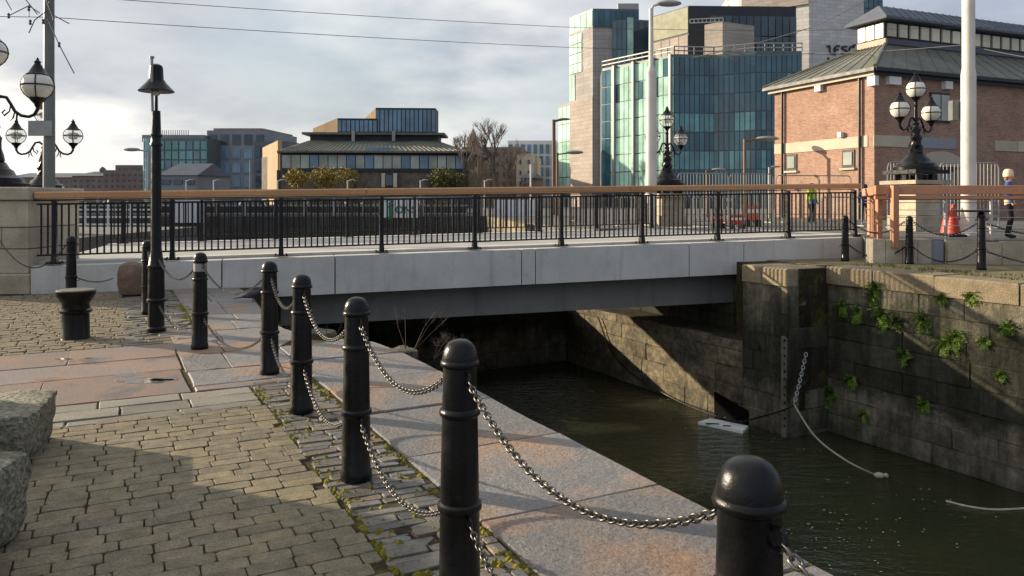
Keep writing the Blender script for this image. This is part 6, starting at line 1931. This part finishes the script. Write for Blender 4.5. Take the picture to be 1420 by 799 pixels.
def weed(label, p, h, n, seed, lean=(0, 0), spread=.25):
    r = random.Random(seed); mb = MB()
    for i in range(n):
        a = r.uniform(0, 6.28); top = Vector((lean[0] + math.cos(a) * spread * r.random(), lean[1] + math.sin(a) * spread * r.random(), h * r.uniform(.6, 1)))
        mid = top * .5 + Vector((r.uniform(-.06, .06), r.uniform(-.06, .06), .04)); mb.tube([(0, 0, 0), mid, top], [.004, .003, .002], 4)
        for j in range(26):
            q = mid.lerp(top, r.uniform(.1, 1.05)); e_ = q + Vector((r.uniform(-.06, .06), r.uniform(-.06, .06), r.uniform(-.01, .07))); mb.tube([q, e_], [.0016, .001], 3)
    return tag(mb.build('dry_weed', M['drystem'], None, loc=p), label, 'weed', 'dry weeds at the recess')
weed('tall feathery dry weed before the bridge beam', gnd(552, 490, -0.05) + Vector((.05, .25, 0)), .62, 2, 1, (-.08, .05), .1)
weed('arching dry weed leaning right before the bridge beam', gnd(566, 492, -0.05) + Vector((.03, .25, 0)), .52, 3, 2, (.26, .12), .1)
weed('tangled dead weed trailing at the coping end', gnd(588, 504, -.05) + Vector((.08, .2, 0)), .24, 9, 3, (.12, -.02), .3)
weed('straw coloured weeds in the curved recess', Vector((-3.05, 10.4, -.70)), .68, 16, 4, (0, 0), .35)
weed('straw coloured weeds deeper in the curved recess', Vector((-2.6, 10.9, -.70)), .6, 14, 5, (0, 0), .4)
for i, (x, y, L, W_, H_, lb) in enumerate(((-2.15, 10.2, .42, .4, .5, 'upright pale stone lump in the recess'), (-1.55, 10.0, .6, .4, .42, 'dark flat-topped rubble stone in the recess'), (-2.9, 11.6, .5, .4, .4, 'rubble stone at the back of the recess'), (-1.2, 9.4, .4, .3, .3, 'small rubble stone close behind the coping end'))):
    boulder('rubble_stone', lb, 'stone', (x, y, -.74), L, W_, H_, M['rock'] if i == 0 else M['quay'], 40 + i, i * .7, .06, .03, 'rubble in the recess')
# moss and tiny weeds in the joints
mo_ = MB(); r = random.Random(31)
def blob(p, s_):
    k = r.randint(5, 7); vs = [(p.x + math.cos(6.283 * i / k) * s_ * r.uniform(.6, 1.3), p.y + math.sin(6.283 * i / k) * s_ * r.uniform(.5, 1.1), -.012) for i in range(k)] + [(p.x, p.y, s_ * r.uniform(.2, .5))]
    mo_.add(vs, [(i, (i + 1) % k, k) for i in range(k)])
for i in range(520):
    s_ = r.uniform(2.6, 7.1); c_ = r.choice([1.08 + abs(r.gauss(0, .05)), 1.62 - abs(r.gauss(0, .05)), r.uniform(1.1, 1.6)])
    blob(sc(s_, c_, 0), r.uniform(.008, .028))
for i in range(160):
    blob(sc(r.choice([6.3, 6.48, 6.77, 5.6, 4.7, 5.1, 4.2]) + r.gauss(0, .01), r.uniform(-2.8, 1.0), 0), r.uniform(.004, .014))
for jn in js[5:]:
    for i in range(18): blob(sc(jn, C_EDGE - abs(r.gauss(0, .22)), 0), r.uniform(.005, .012))
for i in range(130):
    q = gnd(248, 430); blob(sc(r.uniform(11.2, 13.2), .95 + r.gauss(0, .04), 0), r.uniform(.015, .05))
for q, n_ in ((mo, 16), (B[4], 20), (B[3], 8), (B[2], 8)):
    for i in range(n_):
        a = r.uniform(0, 6.28); blob(Vector((q.x + math.cos(a) * .17, q.y + math.sin(a) * .17, 0)), r.uniform(.008, .025))
tag(mo_.build('moss', M['moss']), kind='stuff')
wd = MB()
for i in range(420):
    f = r.random(); q = RC.lerp(W_END, f * .6) + N * r.uniform(.5, 1.5)
    a = r.uniform(0, 6.28); h = r.uniform(.02, .07)
    for j in range(3):
        a2 = a + j * 2.1; wd.add([(q.x, q.y, QUAY_R - .01), (q.x + math.cos(a2) * .03, q.y + math.sin(a2) * .03, QUAY_R - .01), (q.x + math.cos(a2 + .4) * .05, q.y + math.sin(a2 + .4) * .05, QUAY_R + h)], [(0, 1, 2)])
tag(wd.build('quay_weeds', M['leaf_green']), kind='stuff')

# ------------------------------------------------------------------ gauge board, chain, ropes and floats in the lock
def pier_pt(px, py, out=.03):
    dx = (px - 710) / F; u = D; den = dx * u.y - u.x; tt = (PC.x * u.y - PC.y * u.x) / den
    return Vector((dx * tt - N.x * out, tt - N.y * out, EYE - (py - HZ) / F * tt))
g0, g1 = pier_pt(1089, 466), pier_pt(1089, 606)
gb = thing('gauge_board', 'pale vertical water gauge board on the pier corner', 'gauge board')
mb = MB(); mb.bar(g0, g1, .12, .035); mb.build('board', pm('grey_gauge_paint', lin(104, 100, 90), .8, 0, .3, 6, .2, 50, .2), gb)
for i in range(12):
    q = g0.lerp(g1, (i + .5) / 13) - N.to_3d() * .02; slab('mark', M['gutter'], gb, (q.x, q.y, q.z), (.012, .07 if i % 2 else .1, .05), math.atan2(N.y, N.x))
h0 = wall_pt(1152, 490, .05); h0 = at(1118, 490, 15.5); h1 = at(1101, 561, 15.3)
chain(h0, h1, .03, 'grey chain hanging on the lock wall beside the gauge board', False, 'hanging mooring gear', big=2.6, mat=M['galv'])
def rope(label, pts, r_, mat, cat='rope'):
    full = []
    P_ = [Vector(q) for q in pts]
    for i in range(len(P_) - 1):
        p0 = P_[max(i - 1, 0)]; p1 = P_[i]; p2 = P_[i + 1]; p3 = P_[min(i + 2, len(P_) - 1)]
        for j in range(8):
            t_ = j / 8
            full.append(0.5 * ((2 * p1) + (-p0 + p2) * t_ + (2 * p0 - 5 * p1 + 4 * p2 - p3) * t_ * t_ + (-p0 + 3 * p1 - 3 * p2 + p3) * t_ ** 3))
    full.append(P_[-1]); mb = MB(); mb.tube(full, r_, 6); return tag(mb.build('rope', mat, smooth=True), label, cat)
wz = WATER_Z + .01
fl_ = gnd(1216, 660, wz)
rope('pale rope from the hanging chain down to the float', [h1, at(1130, 605, 14.8), gnd(1172, 638, wz + .25), fl_], .018, M['rope'])
rope('dark rope sagging from the gauge board to the wall under the bridge', [at(1100, 563, 15.3), at(1060, 577, 15.9), at(1010, 582, 16.6), pier_pt(930, 548, .1), pier_pt(860, 500, .08), pier_pt(832, 440, .06)], .02, M['iron'])
rope('pale rope floating at the picture edge on the water', [gnd(1312, 695, wz), gnd(1345, 703, wz), gnd(1385, 707, wz), gnd(1450, 703, wz)], .018, M['rope'])
mb = MB(); mb.sphere((0, 0, .03), .07, 12, 8, (1.3, 1, .8)); mb.sphere((.13, .02, .02), .045, 10, 6)
tag(mb.build('float', M['rope'], None, smooth=True, loc=gnd(1219, 662, wz)), 'small pale float at the end of the rope', 'float')
f0_, f1_, f2_, f3_ = gnd(968, 588, wz), gnd(1030, 601, wz), gnd(1038, 594, wz), gnd(985, 583, wz)
mb = MB(); mb.prism([q.xy for q in (f0_, f1_, f2_, f3_)], wz - .02, wz + .05)
fb = tag(mb.build('floating_board', M['white']), 'white board with dark marks floating by the wall opening', 'board')
for px, py, w in ((988, 588, .28), (1008, 591, .16)):
    q = gnd(px, py, wz + .05); slab('dark_mark', M['gutter'], fb, (q.x, q.y, wz + .056), (w, .07, .008), -.2)
# culvert mouth in the wall under the bridge
c0_, c1_ = pier_pt(992, 575, .035), pier_pt(1038, 590, .035)
mb = MB(); a, b = c0_, c1_
mb.prism([(a.x, a.y), (b.x, b.y), (b.x + N.x * .1, b.y + N.y * .1), (a.x + N.x * .1, a.y + N.y * .1)], -3.4, [-2.72, -2.9, -2.9, -2.72])
t = NT('culvert_darkness'); tag(mb.build('culvert_mouth', t.fin((.004, .004, .004), .95, 0, None, .1)), 'dark culvert mouth at the waterline under the bridge', 'opening')

# flecks of leaf and scum drifting on the water
fk = MB(); r = random.Random(64)
for i in range(150):
    if i < 90: q = gnd(r.gauss(1150, 60), r.gauss(745, 30), wz)
    else: q = PC.to_3d() - D.to_3d() * r.uniform(-6, 7) - N.to_3d() * abs(r.gauss(0.2, .5)); q.z = wz
    a = r.uniform(0, 6.28); L = r.uniform(.008, .03)
    u = Vector((math.cos(a), math.sin(a), 0)) * L; v = Vector((-math.sin(a), math.cos(a), 0)) * L * .5
    q.z = wz + .002
    fk.add([q - u, q + v, q + u, q - v], [(0, 1, 2, 3)])
tag(fk.build('floating_debris', M['rope']), kind='stuff')
